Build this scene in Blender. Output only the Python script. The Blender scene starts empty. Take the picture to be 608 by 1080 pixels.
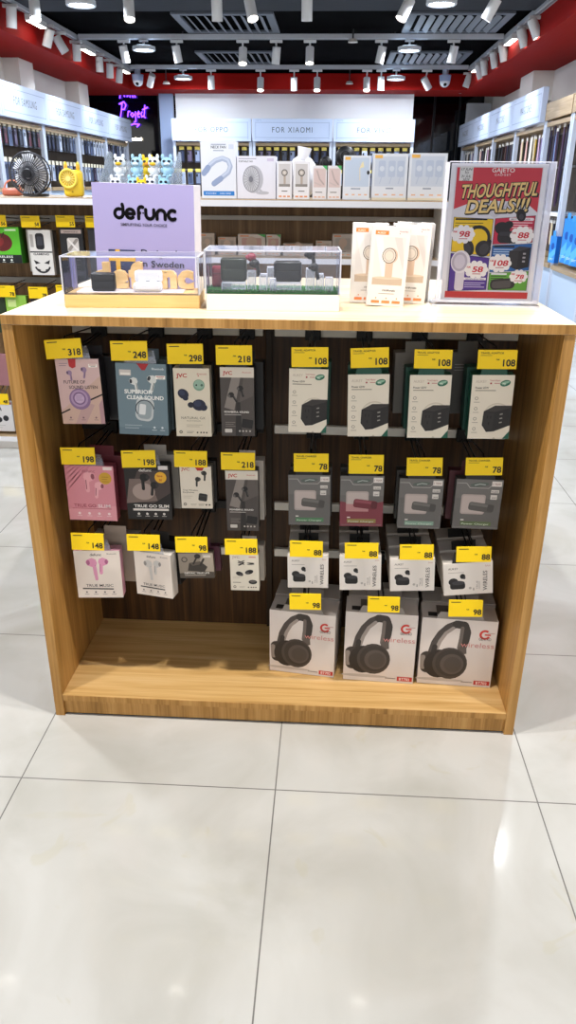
import bpy, bmesh, math, random
from mathutils import Vector, Matrix
random.seed(7)
S = bpy.context.scene
COL = S.collection
PI = math.pi
R = math.radians

# ------------------------------------------------------------------ camera
F = 795.26
PITCH, YAW, ROLL = 0.410329, -0.052895, 0.0089138
CAM = Vector((0.09715, -1.58546, 1.29997))
fw = Vector((math.sin(YAW)*math.cos(PITCH), math.cos(YAW)*math.cos(PITCH), -math.sin(PITCH)))
rt = Vector((math.cos(YAW), -math.sin(YAW), 0))
up = rt.cross(fw)
rt, up = rt*math.cos(ROLL)+up*math.sin(ROLL), up*math.cos(ROLL)-rt*math.sin(ROLL)
cd = bpy.data.cameras.new('camera'); cam = bpy.data.objects.new('camera', cd); COL.objects.link(cam)
cd.sensor_fit = 'VERTICAL'; cd.sensor_height = 36; cd.lens = F/1080*36; cd.clip_end = 100; cd.clip_start = .02
m = Matrix((rt, up, -fw)).transposed().to_4x4(); m.translation = CAM; cam.matrix_world = m
S.camera = cam

def ray(u, v): return fw + rt*((u-304)/F) + up*((540-v)/F)
def at(u, v, Y):            # point of the vertical plane at depth Y seen at a photo position
    d = ray(u, v); return CAM + d*((Y-CAM.y)/d.y)
def atz(u, v, Z):
    d = ray(u, v); return CAM + d*((Z-CAM.z)/d.z)

# ------------------------------------------------------------------ materials
def lin(c):
    return tuple(((x/255)/12.92 if x/255 <= .04045 else ((x/255+.055)/1.055)**2.4) for x in c)
def hexc(h): return tuple(int(h[i:i+2], 16) for i in (0, 2, 4))
MATS = {}
def M(h, rough=.55, metal=0., spec=.4, em=0., nz=.03):
    key = (h, rough, metal, spec, em)
    if key in MATS: return MATS[key]
    m = bpy.data.materials.new('colour_'+h); m.use_nodes = True
    nt = m.node_tree; b = nt.nodes['Principled BSDF']; c = lin(hexc(h))
    b.inputs['Base Color'].default_value = (*c, 1)
    b.inputs['Roughness'].default_value = rough; b.inputs['Metallic'].default_value = metal
    b.inputs['Specular IOR Level'].default_value = spec
    if em:
        b.inputs['Emission Color'].default_value = (*c, 1); b.inputs['Emission Strength'].default_value = em
    else:   # a little procedural roughness so nothing is perfectly even
        n = nt.nodes.new('ShaderNodeTexNoise'); n.inputs['Scale'].default_value = 35
        mr = nt.nodes.new('ShaderNodeMapRange')
        mr.inputs['To Min'].default_value = max(0, rough-.06); mr.inputs['To Max'].default_value = min(1, rough+.06)
        nt.links.new(n.outputs['Fac'], mr.inputs['Value']); nt.links.new(mr.outputs['Result'], b.inputs['Roughness'])
    MATS[key] = m; return m

def wood(name, axis, stops, rough=.42, scale=1.):
    m = bpy.data.materials.new(name); m.use_nodes = True; nt = m.node_tree; L = nt.links
    b = nt.nodes['Principled BSDF']; b.inputs['Specular IOR Level'].default_value = .35
    tc = nt.nodes.new('ShaderNodeTexCoord'); mp = nt.nodes.new('ShaderNodeMapping')
    sc = [26*scale]*3; sc['xyz'.index(axis)] = 1.1*scale; mp.inputs['Scale'].default_value = sc
    L.new(tc.outputs['Object'], mp.inputs['Vector'])
    n = nt.nodes.new('ShaderNodeTexNoise'); n.inputs['Scale'].default_value = 1.5; n.inputs['Detail'].default_value = 5
    n.inputs['Distortion'].default_value = .5; L.new(mp.outputs['Vector'], n.inputs['Vector'])
    mp2 = nt.nodes.new('ShaderNodeMapping'); sc2 = [110*scale]*3; sc2['xyz'.index(axis)] = 3*scale; mp2.inputs['Scale'].default_value = sc2
    L.new(tc.outputs['Object'], mp2.inputs['Vector'])
    n2 = nt.nodes.new('ShaderNodeTexNoise'); n2.inputs['Scale'].default_value = 2; n2.inputs['Detail'].default_value = 3
    L.new(mp2.outputs['Vector'], n2.inputs['Vector'])
    mx = nt.nodes.new('ShaderNodeMath'); mx.operation = 'MULTIPLY_ADD'; mx.inputs[1].default_value = .35; 
    L.new(n2.outputs['Fac'], mx.inputs[0])
    ms = nt.nodes.new('ShaderNodeMath'); ms.operation = 'MULTIPLY'; ms.inputs[1].default_value = .65
    L.new(n.outputs['Fac'], ms.inputs[0]); L.new(ms.outputs[0], mx.inputs[2])
    cr = nt.nodes.new('ShaderNodeValToRGB'); L.new(mx.outputs[0], cr.inputs['Fac'])
    els = cr.color_ramp.elements
    for i, (p, h) in enumerate(stops):
        e = els[i] if i < 2 else els.new(p)
        e.position = p; e.color = (*lin(hexc(h)), 1)
    L.new(cr.outputs['Color'], b.inputs['Base Color'])
    b.inputs['Roughness'].default_value = rough
    bp = nt.nodes.new('ShaderNodeBump'); bp.inputs['Strength'].default_value = .06; bp.inputs['Distance'].default_value = .002
    L.new(mx.outputs[0], bp.inputs['Height']); L.new(bp.outputs['Normal'], b.inputs['Normal'])
    return m
OAK = [(.30, '7a5526'), (.70, 'c69b5c'), (.44, 'a3773b'), (.55, 'b6884a')]
OAKV = wood('oak_vertical', 'z', OAK)
OAKH = wood('oak_lengthwise', 'x', [(.30, 'a27a40'), (.70, 'dbbb88'), (.44, 'c49c60'), (.55, 'd0aa70')])
OAKT = wood('oak_lit_top', 'x', [(.30, 'cdb48e'), (.70, 'e8d8be'), (.44, 'd9c4a2'), (.55, 'e1ceb0')])  # paler copy of the oak, overhead light on the top board painted in
DARK_OAK_SHADED = wood('dark_oak_shaded_back', 'z', [(.30, '201207'), (.70, '5d3f20'), (.44, '38230f'), (.55, '4a3016')])  # dark brown back panel, colour deepened further for the shade behind the goods
PINE = wood('pine', 'x', [(.3, 'd8ac6c'), (.7, 'eecb92'), (.5, 'e2bb7e'), (.6, 'e8c388')], .5)
OAKG = wood('grey_oak', 'x', [(.3, '8d775a'), (.7, 'bfa887'), (.5, 'a68f70'), (.6, 'b29b7c')])

def acrylic(name, tint='fbfcff', extra=.012, body=0., bodycol='dfe4f4'):
    m = bpy.data.materials.new(name); m.use_nodes = True; nt = m.node_tree; L = nt.links; nt.nodes.clear()
    out = nt.nodes.new('ShaderNodeOutputMaterial'); tr = nt.nodes.new('ShaderNodeBsdfTransparent'); tr.inputs[0].default_value = (*lin(hexc(tint)), 1)
    gl = nt.nodes.new('ShaderNodeBsdfGlossy'); gl.inputs['Roughness'].default_value = .04; gl.inputs[0].default_value = (.9, .92, 1, 1)
    fr = nt.nodes.new('ShaderNodeFresnel'); fr.inputs[0].default_value = 1.18
    ad = nt.nodes.new('ShaderNodeMath'); ad.operation = 'ADD'; ad.inputs[1].default_value = extra; ad.use_clamp = True
    L.new(fr.outputs[0], ad.inputs[0])
    mx = nt.nodes.new('ShaderNodeMixShader'); L.new(ad.outputs[0], mx.inputs[0]); L.new(tr.outputs[0], mx.inputs[1]); L.new(gl.outputs[0], mx.inputs[2])
    last = mx
    if body:
        df = nt.nodes.new('ShaderNodeBsdfDiffuse'); df.inputs[0].default_value = (*lin(hexc(bodycol)), 1)
        m2 = nt.nodes.new('ShaderNodeMixShader'); m2.inputs[0].default_value = body
        L.new(mx.outputs[0], m2.inputs[1]); L.new(df.outputs[0], m2.inputs[2]); last = m2
    L.new(last.outputs[0], out.inputs[0]); return m
CLEAR = acrylic('clear_acrylic')
CASE = acrylic('display_case_acrylic', extra=.015, body=.02, bodycol='e8f0ff')  # faint white body stands for the pale haze of light inside the case
SHEET = acrylic('sign_sheet', extra=-.02)
BLOCK = acrylic('acrylic_block', extra=.04, body=.25, bodycol='e8f2ff')
CEDGE = acrylic('acrylic_edge', extra=.06, body=.55, bodycol='f0f2ff')
PLAS = acrylic('clear_plastic', extra=.05, body=.10)

def floor_mat():
    m = bpy.data.materials.new('polished_porcelain_tile'); m.use_nodes = True; nt = m.node_tree; L = nt.links
    b = nt.nodes['Principled BSDF']
    tc = nt.nodes.new('ShaderNodeTexCoord'); mp = nt.nodes.new('ShaderNodeMapping')
    T = .6055; mp.inputs['Location'].default_value = (-.0016+20*T, .2302+20*T, 0)
    L.new(tc.outputs['Object'], mp.inputs['Vector'])
    br = nt.nodes.new('ShaderNodeTexBrick'); br.offset = 0; br.squash = 1
    for k, v in (('Scale', 1), ('Brick Width', T), ('Row Height', T), ('Mortar Size', .0017), ('Mortar Smooth', .2), ('Bias', 0)): br.inputs[k].default_value = v
    L.new(mp.outputs['Vector'], br.inputs['Vector'])
    br.inputs['Mortar'].default_value = (*lin((120, 118, 116)), 1)
    n = nt.nodes.new('ShaderNodeTexNoise'); n.inputs['Scale'].default_value = 3.2; n.inputs['Detail'].default_value = 5; n.inputs['Distortion'].default_value = .8
    L.new(tc.outputs['Object'], n.inputs['Vector'])
    cr = nt.nodes.new('ShaderNodeValToRGB'); L.new(n.outputs['Fac'], cr.inputs['Fac'])
    e = cr.color_ramp.elements; e[0].position = .30; e[0].color = (*lin((181, 180, 174)), 1); e[1].position = .62; e[1].color = (*lin((199, 199, 196)), 1)
    # dried splash stains
    n2 = nt.nodes.new('ShaderNodeTexNoise'); n2.inputs['Scale'].default_value = 7; n2.inputs['Detail'].default_value = 4; n2.inputs['Distortion'].default_value = 1.2
    L.new(tc.outputs['Object'], n2.inputs['Vector'])
    c2 = nt.nodes.new('ShaderNodeValToRGB'); L.new(n2.outputs['Fac'], c2.inputs['Fac'])
    e = c2.color_ramp.elements; e[0].position = .66; e[0].color = (0, 0, 0, 1); e[1].position = .70; e[1].color = (.35, .35, .35, 1)
    mx = nt.nodes.new('ShaderNodeMix'); mx.data_type = 'RGBA'
    L.new(c2.outputs['Color'], mx.inputs['Factor']); L.new(cr.outputs['Color'], mx.inputs['A']); mx.inputs['B'].default_value = (*lin((186, 182, 162)), 1)
    L.new(mx.outputs['Result'], br.inputs['Color1']); L.new(mx.outputs['Result'], br.inputs['Color2'])
    L.new(br.outputs['Color'], b.inputs['Base Color'])
    b.inputs['Roughness'].default_value = .07; b.inputs['Specular IOR Level'].default_value = .5
    return m

def plaster(name, h, rough=.8):
    m = bpy.data.materials.new(name); m.use_nodes = True; nt = m.node_tree; b = nt.nodes['Principled BSDF']
    n = nt.nodes.new('ShaderNodeTexNoise'); n.inputs['Scale'].default_value = 2; n.inputs['Detail'].default_value = 4
    cr = nt.nodes.new('ShaderNodeValToRGB'); c = lin(hexc(h)); e = cr.color_ramp.elements
    e[0].color = (*[x*.96 for x in c], 1); e[1].color = (*[min(1, x*1.03) for x in c], 1)
    nt.links.new(n.outputs['Fac'], cr.inputs['Fac']); nt.links.new(cr.outputs['Color'], b.inputs['Base Color'])
    b.inputs['Roughness'].default_value = rough; return m

def grass_mat():
    m = M('2f7a2c', .9); return m

BLACK = M('141416', .45); DARK = M('26262a', .5); WIRE = M('1a1a1c', .3, .6); WHITE = M('f2f2f2', .5)
YEL = M('f6d000', .5); RED = M('cf2a2a', .5)

# ------------------------------------------------------------------ mesh builder
class MB:
    def __init__(s): s.v = []; s.f = []; s.m = []; s.mats = []; s.sm = []
    def mi(s, mat):
        if mat not in s.mats: s.mats.append(mat)
        return s.mats.index(mat)
    def add(s, vs, fs, mat, smooth=False, T=None):
        o = len(s.v); k = s.mi(mat)
        for p in vs:
            p = Vector(p); s.v.append(tuple(T @ p if T else p))
        for f in fs: s.f.append(tuple(i+o for i in f)); s.m.append(k); s.sm.append(smooth)
    def box(s, x0, x1, y0, y1, z0, z1, mat, bev=0., T=None):
        if bev <= 0:
            vs = [(x, y, z) for z in (z0, z1) for y in (y0, y1) for x in (x0, x1)]
            s.add(vs, [(0, 2, 3, 1), (4, 5, 7, 6), (0, 1, 5, 4), (2, 6, 7, 3), (0, 4, 6, 2), (1, 3, 7, 5)], mat, T=T); return
        bm = bmesh.new(); bmesh.ops.create_cube(bm, size=1)
        for v in bm.verts:
            v.co = ((x0+x1)/2+v.co.x*(x1-x0), (y0+y1)/2+v.co.y*(y1-y0), (z0+z1)/2+v.co.z*(z1-z0))
        bmesh.ops.bevel(bm, geom=bm.edges[:], offset=bev, segments=2 if bev < .006 else 4, profile=.5, affect='EDGES')
        s.bm(bm, mat, bev > .006, T)
    def bm(s, bm, mat, smooth=False, T=None):
        bm.verts.index_update()
        s.add([v.co.copy() for v in bm.verts], [[v.index for v in f.verts] for f in bm.faces], mat, smooth, T); bm.free()
    def cyl(s, p0, p1, r, mat, n=14, r1=None, cap=True, T=None):
        p0, p1 = Vector(p0), Vector(p1); d = (p1-p0).normalized(); r1 = r if r1 is None else r1
        a = d.orthogonal().normalized(); b = d.cross(a)
        vs = [p0+(a*math.cos(2*PI*i/n)+b*math.sin(2*PI*i/n))*r for i in range(n)]+[p1+(a*math.cos(2*PI*i/n)+b*math.sin(2*PI*i/n))*r1 for i in range(n)]
        s.add(vs, [(i, (i+1) % n, n+(i+1) % n, n+i) for i in range(n)], mat, True, T)
        if cap: s.add(vs, [tuple(range(n))[::-1], tuple(range(n, 2*n))], mat, False, T)
    def tube(s, pts, r, mat, n=8, T=None):
        for a, b in zip(pts, pts[1:]): s.cyl(a, b, r, mat, n, T=T)
        for p in pts[1:-1]: s.sph(p, r, mat, 6, 8, T=T)
    def sph(s, c, r, mat, nu=10, nv=14, sc=(1, 1, 1), T=None):
        vs = []; fs = []
        for i in range(nu+1):
            t = PI*i/nu
            for j in range(nv):
                p = 2*PI*j/nv; vs.append((c[0]+r*sc[0]*math.sin(t)*math.cos(p), c[1]+r*sc[1]*math.sin(t)*math.sin(p), c[2]+r*sc[2]*math.cos(t)))
        for i in range(nu):
            for j in range(nv): fs.append((i*nv+j, (i+1)*nv+j, (i+1)*nv+(j+1) % nv, i*nv+(j+1) % nv))
        s.add(vs, fs, mat, True, T)
    def torus(s, c, R_, r, mat, axis='y', n=36, k=8, T=None):
        vs = []; fs = []
        for i in range(n):
            a = 2*PI*i/n
            for j in range(k):
                b = 2*PI*j/k; rr = R_+r*math.cos(b); h = r*math.sin(b)
                p = {'y': (rr*math.cos(a), h, rr*math.sin(a)), 'z': (rr*math.cos(a), rr*math.sin(a), h), 'x': (h, rr*math.cos(a), rr*math.sin(a))}[axis]
                vs.append((c[0]+p[0], c[1]+p[1], c[2]+p[2]))
        for i in range(n):
            for j in range(k): fs.append((i*k+j, ((i+1) % n)*k+j, ((i+1) % n)*k+(j+1) % k, i*k+(j+1) % k))
        s.add(vs, fs, mat, True, T)
    def prism(s, pts, y0, y1, mat, T=None):      # polygon in x,z extruded along y
        n = len(pts); vs = [(x, y0, z) for x, z in pts]+[(x, y1, z) for x, z in pts]
        s.add(vs, [tuple(range(n)), tuple(range(2*n-1, n-1, -1))]+[(i, n+i, n+(i+1) % n, (i+1) % n) for i in range(n)], mat, T=T)
    def build(s, name, parent=None):
        me = bpy.data.meshes.new(name); me.from_pydata(s.v, [], s.f)
        for mt in s.mats: me.materials.append(mt)
        me.polygons.foreach_set('material_index', s.m); me.polygons.foreach_set('use_smooth', s.sm); me.update()
        bm = bmesh.new(); bm.from_mesh(me)
        for f in bm.faces: pass
        bm.to_mesh(me); bm.free()
        o = bpy.data.objects.new(name, me); COL.objects.link(o)
        if parent: o.parent = parent
        return o

_T = {}
def text_geo(s, bold=0., spacing=1.):
    k = (s, bold, spacing)
    if k in _T: return _T[k]
    cu = bpy.data.curves.new('t', 'FONT'); cu.body = s; cu.size = 1; cu.offset = bold; cu.resolution_u = 3; cu.space_character = spacing
    ob = bpy.data.objects.new('t', cu); COL.objects.link(ob)
    dg = bpy.context.evaluated_depsgraph_get(); me = bpy.data.meshes.new_from_object(ob.evaluated_get(dg))
    vs = [tuple(v.co[:2]) for v in me.vertices]; fs = [tuple(p.vertices) for p in me.polygons]
    bpy.data.objects.remove(ob); bpy.data.curves.remove(cu); bpy.data.meshes.remove(me)
    xs = [v[0] for v in vs] or [0]; x0, x1 = min(xs), max(xs)
    vs = [(x-x0, y) for x, y in vs]; _T[k] = (vs, fs, x1-x0); return _T[k]

class Art:
    """flat print on a front face: x 0..1 across the width, y 0..H up (both in widths); printed as thin ink layers"""
    def __init__(s, w, h, y=0., x0=None, z0=0.):
        s.w = w; s.H = h/w; s.y = y; s.x0 = -w/2 if x0 is None else x0; s.z0 = z0; s.k = 0; s.pic = MB(); s.txt = MB()
    def put(s, pts, fs, col, b=None):
        s.k += 1; y = s.y-.0004-.000015*s.k; b = b or s.pic
        mat = col if not isinstance(col, str) else M(col, .45)
        b.add([(s.x0+p[0]*s.w, y, s.z0+p[1]*s.w) for p in pts], fs, mat)
    def poly(s, pts, col): s.put(pts, [tuple(range(len(pts)))], col)
    def rect(s, x0, y0, x1, y1, col, rot=0.):
        c, d = math.cos(rot), math.sin(rot); cx, cy = (x0+x1)/2, (y0+y1)/2
        s.poly([(cx+(x-cx)*c-(y-cy)*d, cy+(x-cx)*d+(y-cy)*c) for x, y in ((x0, y0), (x1, y0), (x1, y1), (x0, y1))], col)
    def ell(s, cx, cy, rx, ry, col, rot=0., n=22):
        c, d = math.cos(rot), math.sin(rot)
        s.poly([(cx+rx*math.cos(t)*c-ry*math.sin(t)*d, cy+rx*math.cos(t)*d+ry*math.sin(t)*c) for t in (2*PI*i/n for i in range(n))], col)
    def rrect(s, x0, y0, x1, y1, r, col, rot=0., n=5):
        cx, cy = (x0+x1)/2, (y0+y1)/2; pts = []
        for qx, qy, a0 in ((x1-r, y1-r, 0), (x0+r, y1-r, PI/2), (x0+r, y0+r, PI), (x1-r, y0+r, 1.5*PI)):
            for i in range(n+1):
                a = a0+PI/2*i/n; pts.append((qx+r*math.cos(a), qy+r*math.sin(a)))
        c, d = math.cos(rot), math.sin(rot)
        s.poly([(cx+(x-cx)*c-(y-cy)*d, cy+(x-cx)*d+(y-cy)*c) for x, y in pts], col)
    def ring(s, cx, cy, r0, r1, col, a0=0., a1=2*PI, n=28, sx=1., rot=0.):
        pts = []; c, d = math.cos(rot), math.sin(rot)
        for i in range(n+1):
            a = a0+(a1-a0)*i/n
            for r in (r0, r1):
                x, y = r*math.cos(a)*sx, r*math.sin(a); pts.append((cx+x*c-y*d, cy+x*d+y*c))
        s.put(pts, [(2*i, 2*i+1, 2*i+3, 2*i+2) for i in range(n)], col)
    def stroke(s, pts, wd, col, b=None):
        vs = []; fs = []
        for (ax, ay), (bx, by) in zip(pts, pts[1:]):
            l = math.hypot(bx-ax, by-ay) or 1; nx, ny = -(by-ay)/l*wd/2, (bx-ax)/l*wd/2; o = len(vs)
            vs += [(ax+nx, ay+ny), (ax-nx, ay-ny), (bx-nx, by-ny), (bx+nx, by+ny)]; fs.append((o, o+1, o+2, o+3))
        for (ax, ay) in pts:
            o = len(vs); vs += [(ax+wd/2*math.cos(2*PI*i/10), ay+wd/2*math.sin(2*PI*i/10)) for i in range(10)]; fs.append(tuple(range(o, o+10)))
        for f in fs: s.put([vs[i] for i in f], [tuple(range(len(f)))], col, b); s.k -= .6   # each piece on its own ink layer
        s.k += 1
    def text(s, t, x, y, size, col, bold=0., al='l', rot=0., fit=None, shear=0., spacing=1.):
        vs, fs, wd = text_geo(t, bold, spacing); sx = size
        if fit: sx = fit/wd
        off = {'l': 0, 'c': -wd*sx/2, 'r': -wd*sx}[al]; c, d = math.cos(rot), math.sin(rot)
        P = []
        for a, b in vs:
            a, b = a*sx+off+shear*b*size, b*size; P.append((x+a*c-b*d, y+a*d+b*c))
        s.put(P, fs, col, s.txt)
    def lines(s, x, y, w, n, dy, col, h=.012):
        for i in range(n): s.rect(x, y-i*dy, x+w*(1-.18*(i % 2)), y-i*dy+h, col)
    def done(s, parent):
        if s.pic.f: s.pic.build('printed_picture', parent)
        if s.txt.f: s.txt.build('lettering', parent)

def tag(o, label, cat, group=None):
    o['label'] = label; o['category'] = cat
    if group: o['group'] = group
    return o
def thing(name, label, cat, loc=(0, 0, 0), rot=(0, 0, 0), group=None):
    o = bpy.data.objects.new(name, None); o.empty_display_size = .02; COL.objects.link(o)
    o.location = loc; o.rotation_euler = rot; return tag(o, label, cat, group)
def struct(b, name):
    o = b.build(name); o['kind'] = 'structure'; return o
def dup(root, loc=None, rot=None, label=None, group=None):
    r = root.copy(); COL.objects.link(r)
    if loc is not None: r.location = loc
    if rot is not None: r.rotation_euler = rot
    if label: r['label'] = label
    if group: r['group'] = group
    for ch in list(root.children):
        c = ch.copy(); COL.objects.link(c); c.parent = r
        for g in list(ch.children):
            d = g.copy(); COL.objects.link(d); d.parent = c
    return r

POW_DOWN, POW_KEY, POW_HDR, POW_WORLD, EXPO = 28, 77, 27, 1.0, .33
# ------------------------------------------------------------------ setting
ZCE = 2.875
YB = 11.3                      # face of the far soffit
b = MB(); b.box(-5.6, 2.75, -4, 14.6, -.08, 0, floor_mat()); struct(b, 'floor')
b = MB(); b.box(-5.6, 2.75, -4, 14.6, ZCE, ZCE+.06, M('020203', .9, 0, .02)); b.box(-3.05, 2.02, YB-.02, 12.2, 2.815, ZCE, M('020203', .9, 0, .02)); struct(b, 'ceiling')
WALLM = plaster('white_plaster', 'ece9e4')
b = MB(); b.box(-3.85, -3.75, -4, 11.5, 0, ZCE, WALLM)
for y in (8.2, 10.4): b.box(-3.75, -3.56, y, y+.45, 2.28, 2.6, WALLM)
struct(b, 'wall_left')
b = MB(); b.box(2.75, 2.85, -4, 14.6, 0, ZCE, WALLM)
b.box(2.5, 2.75, 9.2, 9.9, 2.28, 2.6, WALLM); b.box(2.35, 2.75, 13.25, 13.4, 0, 2.6, M('dfe6f2', .7))
struct(b, 'wall_right')
b = MB(); b.box(-2.47, 1.3, 11.9, 12.0, 0, 2.6, plaster('cool_plaster', 'f0f4fa')); struct(b, 'wall_back')
REDP = M('8e0f0a', .75, 0, .12)
for nm, (x0, x1, y0, y1) in {'trim_1': (-3.75, -3.05, -4, YB), 'trim_2': (2.02, 2.75, -4, YB), 'trim_3': (-5.6, 2.75, YB, 12.2)}.items():
    b = MB(); b.box(x0, x1, y0, y1, 2.6, ZCE-.001 if nm != 'trim_3' else 2.81, REDP); struct(b, nm)
b = MB(); b.box(-3.05, 2.02, 6.5, 7.0, 2.83, ZCE-.001, M('141b26', .8)); struct(b, 'trim_4')
GLASSD = M('070b12', .06, 0, .6)
b = MB(); b.box(-5.6, -2.0, 14.0, 14.05, 0, ZCE, GLASSD)
b.box(-3.2, -3.1, 13.96, 14.0, 0, ZCE, M('2a3038', .3)); b.box(-5.65, -5.6, 11.5, 14.6, 0, ZCE, GLASSD); struct(b, 'window_1')  # side pane is out of view, added to stop world light leaking in
b = MB(); b.box(.9, 2.75, 14.0, 14.05, 0, ZCE, GLASSD)
for x in (1.35, 1.85, 2.3): b.box(x, x+.04, 13.97, 14.0, 0, ZCE, M('161c24', .3))
struct(b, 'window_2')
b = MB(); b.box(-2.74, -2.52, 11.92, 12.0, 0, 2.6, M('9fb2d6', .4, .2)); struct(b, 'trim_5')

# ------------------------------------------------------------------ display gondola in front
W, H, ZS, YBK = 1.2, 1.043, .066, .384
g = thing('display_gondola', 'oak display gondola full of hanging earphone and charger boxes, nearest the camera', 'display stand', (0, 0, 0))
t = .024; DT = .764
b = MB(); b.box(-W/2, W/2, 0, DT, H-.021, H, OAKT, .0012)
o = b.build('top_board', g)
b = MB(); b.box(-W/2+.001, W/2-.001, -.0012, .0005, H-.0202, H-.0008, OAKV); b.build('front_edging', o)
for s in (-1, 1):
    b = MB(); x0, x1 = (-W/2, -W/2+t) if s < 0 else (W/2-t, W/2)
    b.box(x0, x1, .001, DT, 0, H-.0215, OAKV, .001); b.build('side_panel', g)
b = MB(); b.box(-W/2+t, W/2-t, YBK, YBK+.018, ZS, H-.0215, DARK_OAK_SHADED); b.build('back_panel', g)
b = MB(); b.box(-W/2+t, W/2-t, .002, DT-.002, ZS-.018, ZS, OAKH, .001); sh = b.build('bottom_shelf', g)
b = MB(); b.box(-W/2+t+.001, W/2-t-.001, .0006, .0022, ZS-.0172, ZS-.0008, OAKV); b.build('front_edging', sh)
b = MB(); b.box(-W/2+t, W/2-t, DT-.03, DT-.014, 0.004, ZS-.0185, OAKV); b.build('kick_board', g)
b = MB(); b.box(-W/2+t, W/2-t, .010, .026, 0.004, ZS-.0185, OAKV); kb = b.build('kick_board', g)
b = MB(); b.box(-W/2+t, W/2-t, .012, .024, 0, .004, BLACK); b.build('skirting_strip', kb)
RAILZ = (.952, .691, .465, .319)
for z, left in zip(RAILZ, ('f4efe4', '1d1d1f', '1d1d1f', 'f4efe4')):
    b = MB(); b.box(-W/2+t+.002, -.075, YBK-.016, YBK-.0005, z-.012, z+.012, M(left, .4), .002); b.build('hook_rail', g)
    b = MB(); b.box(-.045, W/2-t-.002, YBK-.016, YBK-.0005, z-.012, z+.012, M('f8f4ea', .4), .002); b.build('hook_rail', g)
b = MB(); b.box(-.068, -.052, YBK-.012, YBK-.0005, ZS+.001, H-.022, M('2a1d10', .5), .001); b.build('upright', g)

# ------------------------------------------------------------------ price hooks
def lean(TL, TR, BL, Y):
    a, b_, c = at(*TL, Y), at(*TR, Y), at(*BL, Y)
    h = (a-c).length; r1 = math.atan2(a.x-c.x, a.z-c.z); r2 = -math.atan2(b_.z-a.z, b_.x-a.x)
    return a, b_, c, (b_-a).length, h, .6*r1+.4*r2
TAGY = .080
def hook(label, TL, TR, BL, price, row, Y=TAGY, top='EARPHONE'):
    a, b_, c, w, h, r = lean(TL, TR, BL, Y)
    cx = (a.x+b_.x)/2; zt = (a.z+b_.z)/2; zr = RAILZ[row] if row < 4 else .30
    t_ = thing('price_hook', label, 'price hook', (cx, YBK-.017, zr), group='wire hooks with yellow price tags')
    b = MB(); b.box(-.02, .02, -.016, 0, -.018, .018, BLACK, .003); b.build('bracket', t_)
    L = YBK-.017-Y
    b = MB()
    pz = .014 if price == '88' else -.010
    for s in (-.006, .006): b.tube([(s, -.014, pz), (s, -L+.03, pz-.006), (s, -L+.012, pz+.002)], .0022, WIRE, 6)
    b.tube([(-.006, -L+.012, pz+.002), (.006, -L+.012, pz+.002)], .0022, WIRE, 6); b.build('prong', t_)
    dz = zt-zr
    b = MB(); b.tube([(0, -.014, .010), (0, -L+.02, dz+.003), (0, -L+.004, dz-.004)], .0018, WIRE, 6)
    b.box(-.022, .022, -L+.0022, -L+.006, dz-.016, dz-.004, BLACK, .0008); b.build('tag_arm', t_)
    pl = MB(); T = Matrix.Translation((0, -L, dz)) @ Matrix.Rotation(r, 4, 'Y') @ Matrix.Rotation(R(-6), 4, 'X')
    pl.box(-w/2, w/2, -.0012, .0012, -h, 0, YEL, .0005, T)
    p = pl.build('price_tag', t_)
    A = Art(w, h, -.0012, z0=-h)
    A.text(price, .965, .075, .24, '17130a', .028, 'r'); A.text('RM', .60-.05*(len(price) > 2), .22, .06, '3a3410', .01, 'r')
    if top == 'EARPHONE': A.rect(.07, A.H-.085, .35, A.H-.06, '5b5110')
    else: A.text(top, .07, A.H-.105, .07, '3a3410', .01); A.rect(.07, A.H-.15, .36, A.H-.135, '8d7f20')
    for mb in (A.pic, A.txt): mb.v = [tuple(T @ Vector(v)) for v in mb.v]
    if A.pic.f: A.pic.build('printed_line', p)
    A.txt.build('price_digits', p)
    return t_

# ------------------------------------------------------------------ boxed goods on the hooks
GY = .098
def product(name, label, cat, TL, TR, BL, d, side, art, Y=GY, yaw=0., tab=None, group=None, wmul=1., roll=None, sticker=None, tabz=.03):
    a, b_, c, w, h, r = lean(TL, TR, BL, Y)
    if roll is not None: r = roll
    w *= wmul
    top = (a+b_)/2; base = top-Vector((math.sin(r), 0, math.cos(r)))*h
    t_ = thing(name, label, cat, base, (0, r, yaw), group)
    b = MB(); b.box(-w/2, w/2, 0, d, 0, h, M(side, .45), .0012); b.build('carton', t_)
    A = Art(w, h)
    art(A); A.done(t_)
    if sticker:
        sx, sy = sticker; B = Art(w, h, -.0016)
        B.rect(sx, sy, sx+.2, sy+.075, 'f4efe8'); B.rect(sx+.02, sy+.045, sx+.18, sy+.06, 'c0706a'); B.rect(sx+.05, sy+.015, sx+.16, sy+.03, '9a8f88')
        B.pic.build('price_sticker', t_)
    if tab:
        b = MB(); b.prism([(-w*.32, h-.001), (w*.32, h-.001), (w*.27, h+tabz), (-w*.27, h+tabz)], .0006, .0016, tab if not isinstance(tab, str) else M(tab, .4)); b.build('hang_tab', t_)
    t_['dim'] = (w, h, d); return t_
def behind(front, label, cat, col, dy, dx=0., dz=0., d=None, yaw=0., name='boxed_earphones', tab=None, grow=0., group=None, sc=(1, 1)):
    w, h, dd = front['dim']; d = d or dd; w = w*sc[0]; h = h*sc[1]
    loc = Vector(front.location)+Vector((dx, dy, dz)); r = front.rotation_euler.copy(); r.z += yaw
    t_ = thing(name, label, cat, loc, r, group)
    b = MB(); b.box(-w/2, w/2, 0, d, 0, h, M(col, .45), .0012); b.build('carton', t_)
    A = Art(w, h); A.rect(.03, .03, .97, A.H-.03, col); A.lines(.2, A.H*.8, .5, 3, .07, '8a8a8a'); A.done(t_)
    b = MB(); b.box(-w*.25, w*.25, .0006, .0016, h-.001, h+.025, M(tab or col, .4)); b.build('hang_tab', t_)
    return t_

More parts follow.
